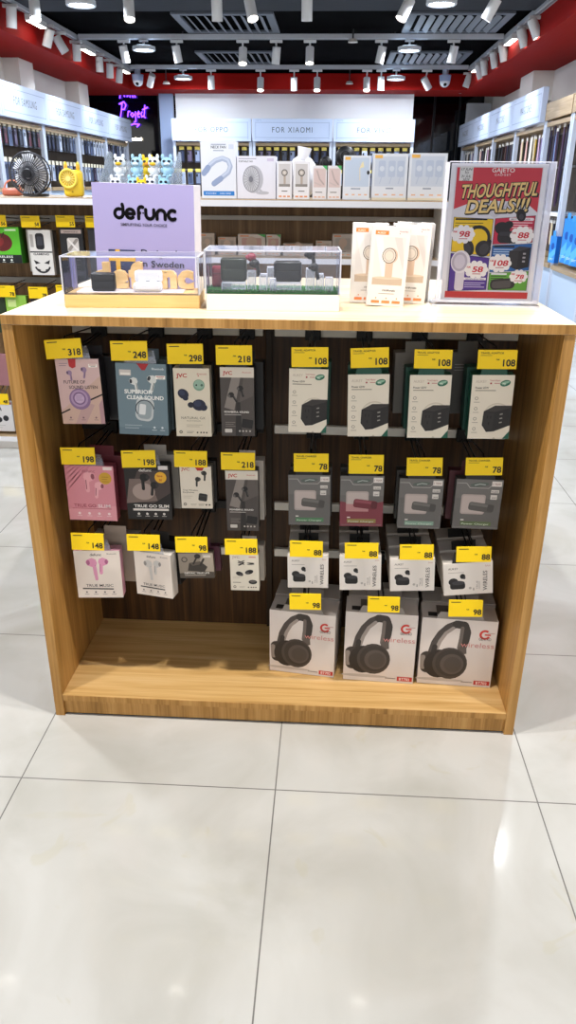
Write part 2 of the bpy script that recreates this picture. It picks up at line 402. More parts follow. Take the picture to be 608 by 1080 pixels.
def bud(A, x, y, s, col, dark, flip=1, rot=0., stem='r'):
    c, d = math.cos(rot), math.sin(rot)
    def q(px, py): px *= flip; return (x+(px*c-py*d)*s, y+(px*d+py*c)*s)
    A.stroke([q(0, .1), q(.05, -1.1)], .34*s, col)
    A.poly([q(*p) for p in [(-.6, .45), (-.75, .2), (-.6, -.12), (-.2, -.3), (.15, -.25), (.3, .1), (.2, .45), (-.15, .62)]], col)
    A.ell(*q(-.52, .16), .16*s, .26*s, dark, rot)
    A.stroke([q(.10, -.15), q(.13, -.95)], .07*s, dark)
def earbean(A, x, y, r, col, hi, rot=0.):
    A.ell(x, y, r, r*.85, col, rot); A.ell(x+r*.75*math.cos(rot-.5), y+r*.75*math.sin(rot-.5), r*.55, r*.5, col, rot)
    A.ell(x-r*.2, y+r*.2, r*.55, r*.45, hi, rot)
def icons(A, y, n, x0, x1, col, r=.022):
    for i in range(n):
        x = x0+(x1-x0)*i/(n-1); A.ell(x, y, r, r, col, n=10); A.rect(x-.05, y-.06, x+.05, y-.05, col)

def art_future(A):
    H = A.H; A.rect(0, 0, 1, H, 'cfae9f'); A.poly([(0, H*.2), (1, H*.75), (1, H), (0, H)], 'd6b6b4')
    A.poly([(.3, 0), (.55, 0), (.8, H*.3), (.55, H*.35)], 'c29f9c'); A.poly([(.9, 0), (1, 0), (1, H*.4), (.9, H*.3)], 'b58f95')
    bud(A, .32, H*.78, .13, '9a7fa0', '5d4763', 1); bud(A, .66, H*.82, .14, '9a7fa0', '5d4763', 1, -.25)
    A.stroke([(0, H*.17), (.2, H*.23)], .035, '1b1518'); A.stroke([(.72, H*.38), (1, H*.46)], .035, '1b1518')
    A.ell(.47, H*.39, .25, .25, '8d6f96'); A.ell(.46, H*.40, .2, .2, 'b294b8'); A.ring(.46, H*.4, .12, .15, '7c5f86'); A.ell(.46, H*.40, .11, .11, 'c6abc9'); A.lines(.38, H*.43, .16, 3, .045, '8d6f96')
    A.text('FUTURE OF', .14, H*.63, .105, '3d2c33', .008, fit=.5); A.text('SOUND LISTEN', .25, H*.55, .105, '3d2c33', .008, fit=.66)
    A.lines(.08, H*.93, .2, 2, .05, '8f7780'); icons(A, H*.1, 3, .2, .8, '7a5b66')
    A.poly([(.30, H), (.48, H), (.46, H*.88), (.38, H*.86), (.31, H*.89)], 'b92b2e')
def art_superior(A):
    H = A.H; A.rect(0, 0, 1, H, '71858f'); A.rect(0, 0, 1, H*.1, '677b86')
    A.rect(.07, H*.83, .30, H*.91, 'cfc6c0'); A.rect(.09, H*.84, .28, H*.87, 'efe8e0')
    bud(A, .38, H*.74, .17, 'd9dbd8', '30343a', 1, .1); bud(A, .74, H*.76, .19, 'd9dbd8', '30343a', 1, -.3)
    A.rrect(.36, H*.20, .72, H*.53, .12, 'c3c8c9', -.12); A.rrect(.40, H*.23, .68, H*.50, .09, '9aa5aa', -.12); A.rrect(.43, H*.29, .56, H*.44, .03, 'e4e6e6', -.12); A.ring(.54, H*.37, .17, .19, '3a4148', 0, PI*1.2)
    A.text('SUPERIOR', .15, H*.585, .11, 'f3f3f0', .03, fit=.56); A.text('CLEAR SOUND', .19, H*.505, .11, 'f3f3f0', .03, fit=.74)
    A.lines(.12, H*.13, .35, 2, .06, 'aebac0'); icons(A, H*.11, 2, .72, .88, 'd6dde0')
    A.text('Bluetooth', .72, H*.92, .06, 'dfe6ea', .01); A.poly([(.42, H), (.66, H), (.58, H*.91), (.52, H*.91)], 'a8262b')
def art_jvc_white(A):
    H = A.H; A.rect(0, 0, 1, H, 'ded3bf'); A.text('JVC', .08, H*.87, .15, 'b3342c', .03, fit=.3)
    A.text('Bluetooth', .66, H*.91, .06, 'c0675f', .01, fit=.26); A.rect(.68, H*.885, .71, H*.9, 'b3342c')
    A.ell(.70, H*.76, .16, .16, '7f9f8b'); A.ell(.70, H*.77, .13, .12, '95b29f'); A.ell(.63, H*.76, .025, .025, '22302c'); A.ell(.78, H*.76, .035, .035, '4d6a5b')
    earbean(A, .25, H*.63, .16, '20233a', '2f3450', -.6); earbean(A, .68, H*.47, .19, '20233a', '2f3450', 0); A.ell(.45, H*.47, .09, .08, '191b2c')
    A.text('NATURAL GX', .16, H*.26, .1, '6d6352', .0, fit=.68); A.text('TRUE WIRELESS', .3, H*.225, .045, '8d8270', .004, fit=.4)
    A.lines(.3, H*.17, .45, 2, .05, 'a89c88'); A.ring(.13, H*.065, .025, .045, '3a342c'); A.lines(.3, H*.07, .2, 2, .04, '6d6352')
    for x in (.6, .7, .78, .86): A.ell(x, H*.06, .025, .025, '3a342c', n=8)
def art_jvc_dark(A):
    H = A.H; A.rect(0, 0, 1, H, '4b4441'); A.poly([(.1, H*.42), (.34, H*.86), (.6, H*.86), (.4, H*.38)], '857c76'); A.poly([(.55, H*.5), (.7, H*.86), (1, H*.86), (1, H*.6)], '5b534f')
    A.rect(0, H*.855, 1, H, 'd5cbbd'); A.text('JVC', .08, H*.895, .15, 'b3342c', .03, fit=.28); A.text('Bluetooth', .66, H*.92, .06, 'c0675f', .01, fit=.26)
    bud(A, .36, H*.60, .19, '221f20', '5d5856', 1, .5); bud(A, .63, H*.69, .19, '1d1b1c', '5d5856', 1, .15)
    A.poly([(.42, 0), (.62, 0), (.58, H*.5), (.46, H*.5)], '2b2726')
    A.text('POWERFUL SOUND', .10, H*.345, .075, 'f0ebe4', .02, fit=.74); A.rect(.1, H*.31, .6, H*.322, 'a9a19b')
    A.rrect(.62, H*.12, .95, H*.25, .03, '1c1a1b', -.15); A.lines(.12, H*.2, .3, 3, .06, '8f8781'); A.rrect(.1, H*.05, .32, H*.105, .02, 'c9c2bb')
    for x in (.55, .65, .75, .86): A.ell(x, H*.075, .03, .03, 'b8b1aa', n=8)
def art_adapter(A):
    H = A.H; A.rect(0, 0, 1, H, 'e3d9c8'); A.ring(.66, H*.36, .30, .335, 'cfc4b1', .0, PI*1.05); A.ell(.70, H*.3, .26, .26, 'd8cebc')
    A.text('AUKEY', .09, H*.88, .095, 'b9a998', .0, fit=.26); A.text('Travel Adaptor', .42, H*.905, .06, 'b9605a', .008, fit=.25); A.rect(.43, H*.86, .47, H*.885, 'a02c34'); A.rect(.53, H*.865, .66, H*.88, 'c58f88')
    A.ell(.79, H*.875, .125, .075, '2f6a52', .25); A.ell(.79, H*.885, .1, .03, '8fb59c', .25); A.text('PD', .73, H*.85, .06, 'e8efe2', .01)
    A.text('Power 65W', .09, H*.79, .07, '4b463e', .016, fit=.32); A.rect(.09, H*.755, .58, H*.77, '9c9284')
    for y in (.64, .48, .32, .16): A.ring(.14, H*y, .03, .042, '7d7468', n=10); A.rect(.08, H*y-.1, .22, H*y-.085, 'a59b8d')
    A.poly([(.60, H*.53), (.34, H*.44), (.32, H*.22), (.44, H*.11), (.62, H*.12), (1, H*.22), (1, H*.53)], '201d1d')
    A.poly([(.34, H*.44), (.60, H*.53), (1, H*.53), (1, H*.50), (.62, H*.43)], '35302f'); A.poly([(.36, H*.42), (.60, H*.41), (.58, H*.15), (.44, H*.14), (.35, H*.23)], '2a2626')
    for y in (.385, .32, .255): A.rect(.73, H*y, .80, H*y+.03, '8d8781', .25)
    for p in ((.44, .35), (.52, .35), (.48, .25)): A.rect(p[0]-.012, H*p[1]-.04, p[0]+.012, H*p[1]+.03, '0d0c0c')
    A.poly([(.84, 0), (1, 0), (1, H*.13)], '1d5a47'); A.poly([(.6, 0), (.68, 0), (.64, H*.03)], 'b9b0a0')
def art_trueslim_pink(A):
    H = A.H; A.rect(0, 0, 1, H, 'd48a96')
    for i in range(5): A.poly([(0, H*(.50+.1*i)), (0, H*(.54+.1*i)), (min(1, .45-.08*i+.1), H), (min(1, .38-.08*i+.1), H)], 'ca7d8b')
    A.poly([(.0, 0), (1, 0), (1, H*.28), (0, H*.2)], 'dc97a1')
    bud(A, .44, H*.77, .24, 'e3a3ab', '8b4a57', -1, .05); bud(A, .64, H*.62, .20, 'e6a9b1', '8b4a57', -1, -.1)
    A.text('defunc', .35, H*.88, .09, 'a96472', .01, fit=.27); A.ell(.82, H*.78, .13, .13, 'c89a2e'); A.lines(.75, H*.80, .14, 3, .05, '9a701d')
    A.text('TRUE GO', .12, H*.245, .10, 'a3505d', .015, fit=.46); A.text('SLIM', .62, H*.245, .10, 'f0d3d6', .02, fit=.26)
    A.rect(.08, H*.215, .9, H*.225, 'b55f6d'); icons(A, H*.13, 4, .22, .84, 'f0d3d6', .03); A.rect(.79, H*.93, .97, H*.985, 'e8d6d2')
def art_trueslim_black(A):
    H = A.H; A.rect(0, 0, 1, H, '1a1616'); A.poly([(0, H*.35), (.3, H*.9), (1, H*.9), (1, H*.5), (.6, H*.3)], '453937'); A.poly([(0, H*.3), (.1, H*.75), (.55, H*.75), (.7, H*.35)], '75645e'); A.ell(.4, H*.52, .25, .2, 'a28f87')
    bud(A, .40, H*.75, .21, '0c0b0b', '2a2727', -1, .05); bud(A, .61, H*.62, .18, '121010', '2f2b2b', -1, -.1)
    A.text('defunc', .33, H*.885, .09, 'd9d2cc', .015, fit=.28); A.ell(.80, H*.78, .13, .13, 'e0a92c'); A.text('Save', .72, H*.79, .07, 'a6301f', .02); A.text('30', .76, H*.715, .07, 'a6301f', .02)
    A.text('TRUE GO SLIM', .16, H*.225, .10, 'f0ebe6', .02, fit=.78); A.rect(.13, H*.165, .93, H*.205, 'd8d0ca'); icons(A, H*.105, 4, .25, .82, 'cfc8c2', .03); A.rect(.76, H*.92, .97, H*.99, 'd9d2d0')
def art_jvc_188(A):
    H = A.H; A.rect(0, 0, 1, H, 'ddd2c2'); A.text('JVC', .05, H*.9, .13, 'b3342c', .02, fit=.27); A.poly([(.48, H), (.8, H), (.72, H*.9), (.56, H*.9)], 'b92b2e'); A.rect(.8, H*.94, .97, H*.98, 'e7d6d0')
    bud(A, .53, H*.68, .18, '2a2726', '4b4745', -1); bud(A, .80, H*.82, .18, '2a2726', '4b4745', 1, -.15)
    A.rrect(.56, H*.18, .84, H*.36, .05, '2b2828', -.15); A.rect(.57, H*.29, .83, H*.30, '4a4645', -.15)
    A.text('True Wireless', .07, H*.42, .075, '6a6154', .01, fit=.48); A.text('Earphones', .07, H*.37, .075, '6a6154', .01, fit=.36); A.lines(.07, H*.29, .3, 2, .06, 'aa9f90')
    A.ring(.12, H*.1, .03, .05, '3a342c'); A.lines(.3, H*.1, .2, 2, .04, '9c9182'); A.lines(.55, H*.1, .2, 2, .04, '6d6352')
    for x in (.8, .9): A.ell(x, H*.09, .03, .03, '3a342c', n=8)
def art_powerbank(tint, strip):
    def f(A):
        H = A.H; A.rect(0, 0, 1, H, '6b6866'); A.rect(0, 0, 1, H*.62, '63605e')
        if tint: A.poly([(0, 0), (1, 0), (1, H*.5), (.45, H*.43), (0, H*.5)], tint)
        A.stroke([(.02, H*.92), (.22, H*.92), (.3, H*.83), (.7, H*.83), (.78, H*.90), (.98, H*.90)], .014, 'a8a4a0')
        A.ell(.5, H*.9, .2, .05, '57605a', .1); A.stroke([(.4, H*.885), (.5, H*.91), (.62, H*.90)], .02, 'a9b0aa')
        A.rrect(.14, H*.30, .66, H*.70, .05, 'ab9d98'); A.rrect(.17, H*.33, .63, H*.67, .04, 'b7a9a4')
        if tint: A.poly([(.14, H*.30), (.66, H*.30), (.66, H*.44), (.14, H*.45)], 'b17f80')
        pc = tint and '6e2c35' or '55524f'
        A.rrect(.31, H*.36, .86, H*.53, .06, pc, -.12); A.rrect(.34, H*.46, .83, H*.515, .03, tint and '8a4550' or '6c6966', -.12); A.rrect(.72, H*.36, .86, H*.50, .03, tint and '5a222b' or '4a4745', -.12)
        A.rect(.76, H*.87, .97, H*.97, 'd9d2cc'); A.text('1 YEAR', .78, H*.9, .06, '8b5a55', .01, fit=.17); A.rect(.76, H*.74, .93, H*.80, 'd0cac4'); A.text('10,000', .775, H*.75, .045, '4a4542', .012, fit=.14); A.rect(.76, H*.61, .9, H*.70, 'd0cac4'); A.text('20W', .785, H*.63, .045, '4a4542', .012, fit=.1)
        A.rect(.17, H*.07, .84, H*.15, strip); A.text('Power Charger', .20, H*.085, .055, 'c8d2c2', .008, fit=.6); A.rect(.17, H*.17, .24, H*.19, 'e6e0d8')
        A.stroke([(.03, H*.03), (.97, H*.03)], .008, '8a8784')
    return f
def art_truemusic(pic, stem):
    def f(A):
        H = A.H; A.rect(0, 0, 1, H, 'e2d6cc'); A.text('defunc', .35, H*.89, .09, '40393a', .015, fit=.25); A.text('Bluetooth', .72, H*.92, .05, '7d7274', .008, fit=.2)
        bud(A, .42, H*.72, .24, pic, stem, 1, .03); bud(A, .58, H*.74, .22, pic, stem, -1, -.03); A.stroke([(.43, H*.66), (.45, H*.40)], .07, pic)
        A.text('TRUE MUSIC', .2, H*.235, .095, '3c3536', .004, fit=.6); A.rect(.12, H*.18, .80, H*.205, '231f20', -.02); icons(A, H*.12, 4, .2, .8, '6a6062', .022)
    return f
def art_truelite(A):
    H = A.H; A.rect(0, 0, 1, H, '8c8073'); A.poly([(0, 0), (1, 0), (1, H*.3), (0, H*.2)], '4f463d'); A.poly([(.5, H*.3), (1, H*.25), (1, H), (.7, H)], 'a89b8c')
    A.ring(.17, H*.75, .06, .085, '2f2a25'); A.poly([(.24, H*.3), (.3, H*.62), (.62, H*.68), (.82, H*.45), (.72, H*.25)], '3a332d'); A.poly([(.3, H*.62), (.62, H*.68), (.7, H*.58), (.4, H*.5)], '5a5047')
    A.ell(.55, H*.88, .09, .075, '2d2824'); A.stroke([(.52, H*.82), (.42, H*.58)], .05, '2d2824'); A.stroke([(.72, H*.76), (.62, H*.52)], .06, '2d2824')
    A.text('DEFUNC TRUE LITE', .14, H*.175, .07, 'f1ece4', .016, fit=.72); A.rect(.14, H*.1, .75, H*.125, 'b8aea2'); A.rect(.72, H*.83, .93, H*.92, 'cfc6bb')
def art_jvc_188b(A):
    H = A.H; A.rect(0, 0, 1, H, 'ddd4c4'); A.text('JVC', .08, H*.90, .12, 'a5877c', .015, fit=.26); A.rect(.66, H*.92, .9, H*.95, 'c07f78')
    for i in range(9): A.ell(.5+.22*math.cos(i*2.1), H*.77+.05*math.sin(i*3.7), .13, .02, ('1d1b1b', '6a6560')[i % 2], .5*math.sin(i))
    A.ell(.32, H*.47, .13, .08, '1d1b1c', -.3); A.ell(.38, H*.44, .07, .05, '4b4745', -.3); A.ell(.66, H*.52, .15, .085, '1d1b1c', .3); A.ell(.6, H*.49, .07, .05, '4b4745', .3)
    A.ell(.78, H*.24, .15, .085, '1d1b1c'); A.ell(.78, H*.255, .1, .045, '5b5653'); A.lines(.08, H*.38, .3, 2, .06, 'b5aa9a'); A.rect(.08, H*.215, .36, H*.232, '6a6154')
    A.ring(.14, H*.1, .03, .05, '3a342c'); A.lines(.3, H*.1, .2, 2, .04, '9c9182')
    for x in (.62, .72, .8, .88): A.ell(x, H*.09, .025, .025, '3a342c', n=8)
def art_wireless(A):
    H = A.H; A.rect(0, 0, 1, H, 'e3dbd4'); A.text('AUKEY', .1, H*.80, .065, '5a5350', .01, fit=.2); A.rect(.1, H*.70, .42, H*.715, 'a59d98')
    A.rrect(.13, H*.18, .44, H*.40, .06, '1b1a1b'); A.ell(.20, H*.42, .1, .085, '242223'); A.ell(.30, H*.38, .13, .05, '39363a'); A.ell(.39, H*.58, .055, .06, '1b1a1b'); A.ell(.42, H*.53, .03, .03, '39363a')
    A.text('WIRELES', .885, H*.10, .12, '3a3536', .01, rot=PI/2, fit=H*.62); A.text('Earbuds', .9, H*.85, .06, 'c0958e', .006, fit=.1, al='c')
    A.ell(.54, H*.2, .03, .03, 'b5ada7', n=10); A.rect(.6, H*.12, .62, H*.2, '8a827d'); A.text('TRUE', .7, H*.15, .05, '8a827d', .0, rot=PI/2, fit=.2); A.rect(.72, H*.15, .735, H*.4, 'b5ada7')
def art_headphone(A):
    H = A.H; A.rect(0, 0, 1, H, 'd9d0cb'); A.ell(.3, H*.075, .33, .025, 'b9b0aa')
    # headband, yokes and cups
    P = [(.17, .50), (.20, .64), (.27, .78), (.36, .88), (.46, .93), (.56, .92), (.60, .82), (.59, .70), (.56, .58)]
    A.stroke([(x, H*y) for x, y in P[:5]], .11, '4a4340'); A.stroke([(x, H*y) for x, y in P[4:]], .12, '3b3532')
    A.stroke([(.22, H*.52), (.26, H*.66), (.33, H*.79), (.42, H*.87)], .05, '9b918b'); A.stroke([(.54, H*.88), (.535, H*.72), (.52, H*.58)], .05, '6b625d')
    A.stroke([(.19, H*.50), (.20, H*.58)], .07, '322d2b')
    A.poly([(.52, H*.60), (.62, H*.60), (.63, H*.5), (.5, H*.46)], '5e5651')
    A.rrect(.02, H*.17, .22, H*.50, .09, '3b3532', .06); A.rrect(.02, H*.22, .09, H*.44, .03, '8a807a', .06)
    A.ell(.27, H*.32, .20, .23, '2d2826', -.1); A.ell(.42, H*.335, .235, .255, '463f3b'); A.ell(.43, H*.34, .205, .22, '3a3431'); A.ell(.45, H*.325, .16, .165, '554d49'); A.ell(.46, H*.32, .12, .125, '4b4440')
    A.text('wireless', .54, H*.60, .115, 'c9837d', .0, fit=.44); 
    A.ring(.845, H*.80, .045, .075, 'c7372f', .9, PI*1.85); A.rect(.84, H*.79, .92, H*.81, 'c7372f'); A.text('GENTRO', .77, H*.715, .06, '4a413e', .01, fit=.16)
    A.rect(.88, H*.82, .97, H*.83, 'b98f8a')
    A.rect(.77, H*.03, .985, H*.095, 'b93430'); A.text('BT702', .80, H*.042, .06, 'f2e6e2', .012, fit=.15); A.rect(.6, H*.055, .75, H*.068, '8a807a')

hookcat = 'wire hook with yellow %s price tag, '
HK = [ # row, tag TL, TR, BL, price, where
 (0, (46, 357), (85, 358), (51, 377), '318', 'top left corner of the display'),
 (0, (116, 359), (155, 360), (118.5, 379.5), '248', 'above the blue superior clear sound box'),
 (0, (175.7, 362), (214, 363), (177.7, 383), '298', 'above the white box with navy earbuds'),
 (0, (227.5, 363.7), (266, 364.5), (228.7, 384), '218', 'above the upper dark grey sound box'),
 (0, (307.6, 366), (346.6, 366.3), (308, 386.5), '108', 'leftmost above the travel adapter boxes'),
 (0, (370, 366.4), (410.6, 367), (370.8, 387), '108', 'second from left above travel adapter boxes'),
 (0, (437.8, 368.4), (478, 369), (436.5, 388), '108', 'third from left above travel adapter boxes'),
 (0, (505, 368.4), (546.6, 369.5), (503.4, 388.3), '108', 'rightmost above the travel adapter boxes'),
 (1, (63.3, 471.6), (99.5, 472.2), (66, 489), '198', 'above the pink slim earbud box'),
 (1, (127.4, 474.5), (163.5, 475.3), (130, 492), '198', 'above the black slim earbud box'),
 (1, (183.5, 475), (218.5, 475.8), (184.5, 491.8), '188', 'above the small white box with black stem earbuds'),
 (1, (233, 476.8), (269, 477.8), (233.9, 494.4), '218', 'above the lower dark grey sound box'),
 (1, (310, 478), (347, 478.5), (310.2, 496.7), '78', 'leftmost above the grey charger packs'),
 (1, (368.2, 479.2), (405.3, 480), (368, 498.5), '78', 'above the red tinted charger pack'),
 (1, (429.6, 482.2), (467.5, 483), (429, 500.7), '78', 'third from left above charger packs'),
 (1, (492, 482.2), (531.2, 483), (491, 500.2), '78', 'rightmost above the charger packs'),
 (2, (74.6, 562), (109, 562.6), (76.5, 579), '148', 'above the white box with pink earbuds'),
 (2, (133.4, 563.3), (168.5, 564.2), (135, 579.8), '148', 'above the white box with white earbuds'),
 (2, (184.6, 566), (218.6, 566.3), (186, 581.8), '98', 'above the small brown grey earbud card'),
 (2, (237, 568), (271.5, 568.7), (238, 584), '188', 'above the lowest white earphone box'),
 (2, (306, 570), (341, 571), (306, 586.2), '88', 'leftmost above wireless earbud boxes'),
 (2, (364, 572), (399.6, 573), (364, 587.8), '88', 'second from left above wireless earbud boxes'),
 (2, (422.2, 574), (458, 574.5), (421.7, 589.4), '88', 'third from left above wireless earbud boxes'),
 (2, (482, 576), (519, 576.8), (481.4, 591.5), '88', 'rightmost above wireless earbud boxes'),
 (3, (305.5, 625.5), (339, 626.5), (306, 641.5), '98', 'in front of the leftmost headphone box'),
 (3, (388.3, 629), (422.4, 629.6), (387.6, 644.5), '98', 'in front of the middle headphone box'),
 (3, (474, 632), (510, 633.2), (473.3, 648.8), '98', 'in front of the rightmost headphone box')]
for row, TL, TR, BL, pr, wh in HK:
    hook('yellow %s price tag on wire hook, %s' % (pr, wh), TL, TR, BL, pr, row, top='TRAVEL ADAPTOR' if pr == '108' else 'TRAVEL CHARGER' if pr == '78' else 'EARPHONE')

EB, EC = 'boxed_earphones', 'earphone box'
p = product(EB, 'rose box reading future of sound with lilac round case, top left corner', EC, (57.6, 378), (103.7, 379), (68, 446.4), .040, '17151a', art_future, tab=PLAS, sticker=(.76, 1.33))
behind(p, 'dark box hanging right behind the rose box in the top left corner', EC, '17151a', .05, .022, -.004, yaw=R(-4))
p = product(EB, 'slate blue box reading superior clear sound with white earbuds', EC, (121.4, 382.6), (175, 384), (126, 457.6), .040, '5d707b', art_superior, tab=PLAS, sticker=(.78, 1.15))
behind(p, 'slate blue box hanging behind the superior clear sound box', EC, '56666f', .045, .004, 0)
p = product(EB, 'white box with two navy earbuds and a round green case', EC, (182.3, 388.4), (220.6, 388.4), (186, 460), .035, 'c9beaa', art_jvc_white, tab='2a2422')
behind(p, 'black box hanging behind the white box with navy earbuds', EC, '1b191a', .04, .002, 0)
p = product(EB, 'dark grey powerful sound earbud box in the top row', EC, (231.8, 386.7), (267.8, 388), (235.3, 459), .036, '141314', art_jvc_dark, tab='2a2422')
behind(p, 'black box hanging behind the top row powerful sound box', EC, '141314', .042, .018, .004, yaw=R(-3))
TA, TC = 'boxed_travel_adapter', 'travel adapter box'
for i, (TL, TR, BL, wh, dx) in enumerate([
   ((305.4, 388), (346.6, 390), (305.4, 455), 'leftmost of the four travel adapter boxes', .006),
   ((367.4, 394.8), (411.3, 394.8), (367, 460), 'second from left of the four travel adapter boxes', .0),
   ((433, 395.5), (477.2, 395.5), (429.4, 461.6), 'third from left of the four travel adapter boxes', -.006),
   ((499, 395.5), (543.9, 395.5), (493, 462.6), 'rightmost of the four travel adapter boxes', -.006)]):
    p = product(TA, 'white box with black adapter picture, '+wh, TC, TL, TR, BL, .036, '12503f', art_adapter, tab='164c3e', tabz=.022)
    behind(p, 'dark green box hanging behind the '+wh, TC, '123f34', .044, dx, .008+.004*(i == 1), name=TA, yaw=R(3 if i > 1 else -2))
    if i > 1: behind(p, 'grey box hanging deepest behind the '+wh, TC, '77736e' if i == 2 else '4a4846', .10, -.028 if i == 2 else -.045, .03, name=TA, yaw=R(4))
p = product(EB, 'all pink box with two pink stem earbuds, middle row', EC, (67.7, 491.4), (119, 490.8), (72.5, 548.7), .030, '9a4a58', art_trueslim_pink, tab=PLAS)
behind(p, 'dark red box hanging behind the all pink earbud box', EC, '5d1f28', .045, .022, .012, yaw=R(-3))
p = product(EB, 'black box with two black earbuds and an orange round sticker', EC, (130.2, 491), (178, 490), (134.4, 548), .030, '171313', art_trueslim_black, tab=PLAS)
behind(p, 'pale grey box hanging behind the black box with orange sticker', EC, '9b948c', .045, .014, .012, yaw=R(-3))
p = product(EB, 'small white box with black stem earbuds and black case', EC, (189.2, 491.8), (222.6, 491.8), (191.5, 536), .028, '8e867c', art_jvc_188, tab=PLAS)
behind(p, 'dark box hanging behind the small white stem earbud box', EC, '2a2726', .035, .006, .002)
p = product(EB, 'dark grey powerful sound earbud box in the middle row', EC, (237.6, 496.4), (272.1, 496.4), (239.4, 559.5), .034, '3a3635', art_jvc_dark, tab='2a2422')
behind(p, 'white box hanging behind the middle row powerful sound box', EC, 'b9b0a6', .042, .010, .012, yaw=R(-3))
for i, (TL, TR, BL, tint, strip, wh) in enumerate([
   ((304.2, 500.4), (349, 501.4), (305.2, 553), None, '4d7a55', 'leftmost of the four grey charger packs'),
   ((359.4, 501.4), (405.8, 502.4), (358.8, 554.4), '7a3540', '8c7a45', 'red tinted grey charger pack, second from left'),
   ((422.2, 504.4), (469, 505.6), (418.8, 556.6), None, '7d9a8a', 'third from left of the four grey charger packs'),
   ((482.4, 505), (532, 506.4), (476.4, 556.8), None, '5b6b45', 'rightmost of the four grey charger packs')]):
    p = product('boxed_portable_charger', wh if 'pack,' in wh else 'grey pack with white frame picture, '+wh, 'charger box', TL, TR, BL, .028, '4a4846', art_powerbank(tint, strip), tab='1d1c1c', tabz=.026)
    behind(p, 'dark box hanging behind the '+(wh if i != 1 else 'red tinted charger pack'), 'charger box', ('3a3836', '3a3836', '3a3836', '542a30')[i], .04, (.004, .0, -.004, -.012)[i], .006, name='boxed_portable_charger')
p = product(EB, 'white box with large pink earbuds and a pink side, bottom left', EC, (77.8, 581.4), (125.3, 580), (81.4, 630.5), .034, 'd99db4', art_truemusic('d994b4', 'a85f84'), tab=PLAS, yaw=R(4))
behind(p, 'beige box hanging behind the white box with pink earbuds', EC, 'a89a8c', .06, .035, .018, yaw=R(-7))
p = product(EB, 'white box with large white earbuds, turned to the right', EC, (139.4, 583.6), (181, 583.4), (142.4, 628.6), .034, 'd9d2ca', art_truemusic('c9c4c0', '8d8784'), tab=PLAS, yaw=R(-13))
behind(p, 'black box hanging behind the white box with white earbuds', EC, '201e1e', .05, .012, .014)
p = product(EB, 'small brown grey earbud card box under the 98 tag', EC, (187.6, 582.8), (224.5, 584.2), (191.4, 608.8), .022, '5a5148', art_truelite, tab=PLAS)
behind(p, 'purple red box hanging behind the small brown grey card', EC, '5b3040', .035, .012, .002)
p = product(EB, 'white box with three black earbuds, lowest left of centre', EC, (242.4, 585), (272.8, 585), (243.4, 622.4), .030, 'b5aca0', art_jvc_188b, tab=PLAS)
behind(p, 'pale box hanging behind the lowest white box left of centre', EC, 'b5ada2', .04, .010, .008, yaw=R(-3))
for i, (TL, TR, BL, wh) in enumerate([
   ((303.4, 584.8), (346.6, 585.8), (304.2, 619.2), 'leftmost'), ((358.4, 585.8), (402.6, 586.6), (359, 621.6), 'second from left'),
   ((411.8, 588.6), (459.2, 589.6), (412.8, 622.4), 'third from left'), ((467.8, 592.6), (520, 594.2), (471.5, 625.6), 'rightmost')]):
    p = product('boxed_earbuds', 'small white wireless earbud box, %s of the front four' % wh, 'earbud box', TL, TR, BL, .062, 'dcd4cc', art_wireless, Y=.092, tab='1d1c1c')
    behind(p, 'white box hanging just behind the %s wireless earbud box' % wh, 'earbud box', 'cfc6bd', .068, 0, .003, name='boxed_earbuds', tab='1d1c1c')
    behind(p, 'white box hanging third in line behind the %s wireless earbud box' % wh, 'earbud box', 'c4bbb2', .136, 0, .006, name='boxed_earbuds', tab='1d1c1c')
for i, (TL, TR, BL, wh, yaw) in enumerate([
   ((284, 643), (354.7, 650), (281.6, 707), 'leftmost', -8), ((365.5, 643.5), (441, 654), (361, 715), 'middle', -3), ((446.5, 650), (526, 656), (442.8, 719), 'rightmost', -3)]):
    Yf = atz((BL[0]+BL[0]+66)/2, BL[1]+3, ZS+.002).y
    p = product('boxed_headphones', 'white box with black headphones picture, %s of the three' % wh, 'headphone box', TL, TR, BL, .082, 'cfc7c2', art_headphone, Y=Yf, yaw=R(yaw), roll=0., tab='8d8680', tabz=.02)
    p.location.z = ZS+.001
    w, h, d = p['dim']
    b = MB(); b.box(-w*.3, w*.15, .02, d-.015, h, h+.0006, M('6a625d', .5)); b.box(-w*.42, -w*.30, .01, .03, h, h+.0006, M('2d2826')); b.build('top_print', p)
    behind(p, 'grey white box behind the %s headphone box' % wh, 'headphone box', 'bdb6b1', .088, .01, 0, yaw=R(1), name='boxed_headphones', tab='8d8680')
# ------------------------------------------------------------------ counter top
ZC = H
def glyph_defunc(A, x, y, s, col, wd):      # rounded monoline word mark
    def arc(cx, cy, r, a0, a1, n=14): return [(cx+r*math.cos(R(a0+(a1-a0)*i/n)), cy+r*math.sin(R(a0+(a1-a0)*i/n))) for i in range(n+1)]
    def st(p): A.stroke([(x+a*s, y+b*s) for a, b in p], wd*s, col, A.txt)
    st(arc(.5, .5, .5, 70, 360)); st([(1, .5), (1, 1.25), (.93, 1.5)])                    # d
    st(arc(1.85, .5, .5, 0, 310)); st([(1.5, .5), (2.35, .5)])                            # e
    st([(2.85, 0), (2.85, .95)]); st(arc(3.2, .95, .35, 180, 60)); st([(2.85, .62), (3.0, .62)])   # f
    A.ell(x+3.4*s, y+.62*s, .1*s, .1*s, col)
    st([(3.72, 1)]+arc(4.2, .48, .48, 180, 360)+[(4.68, 1)])                              # u
    st([(5.05, 0)]+arc(5.53, .52, .48, 180, 0)+[(6.01, 0)])                               # n
    st(arc(6.9, .5, .5, 55, 305))                                                         # c

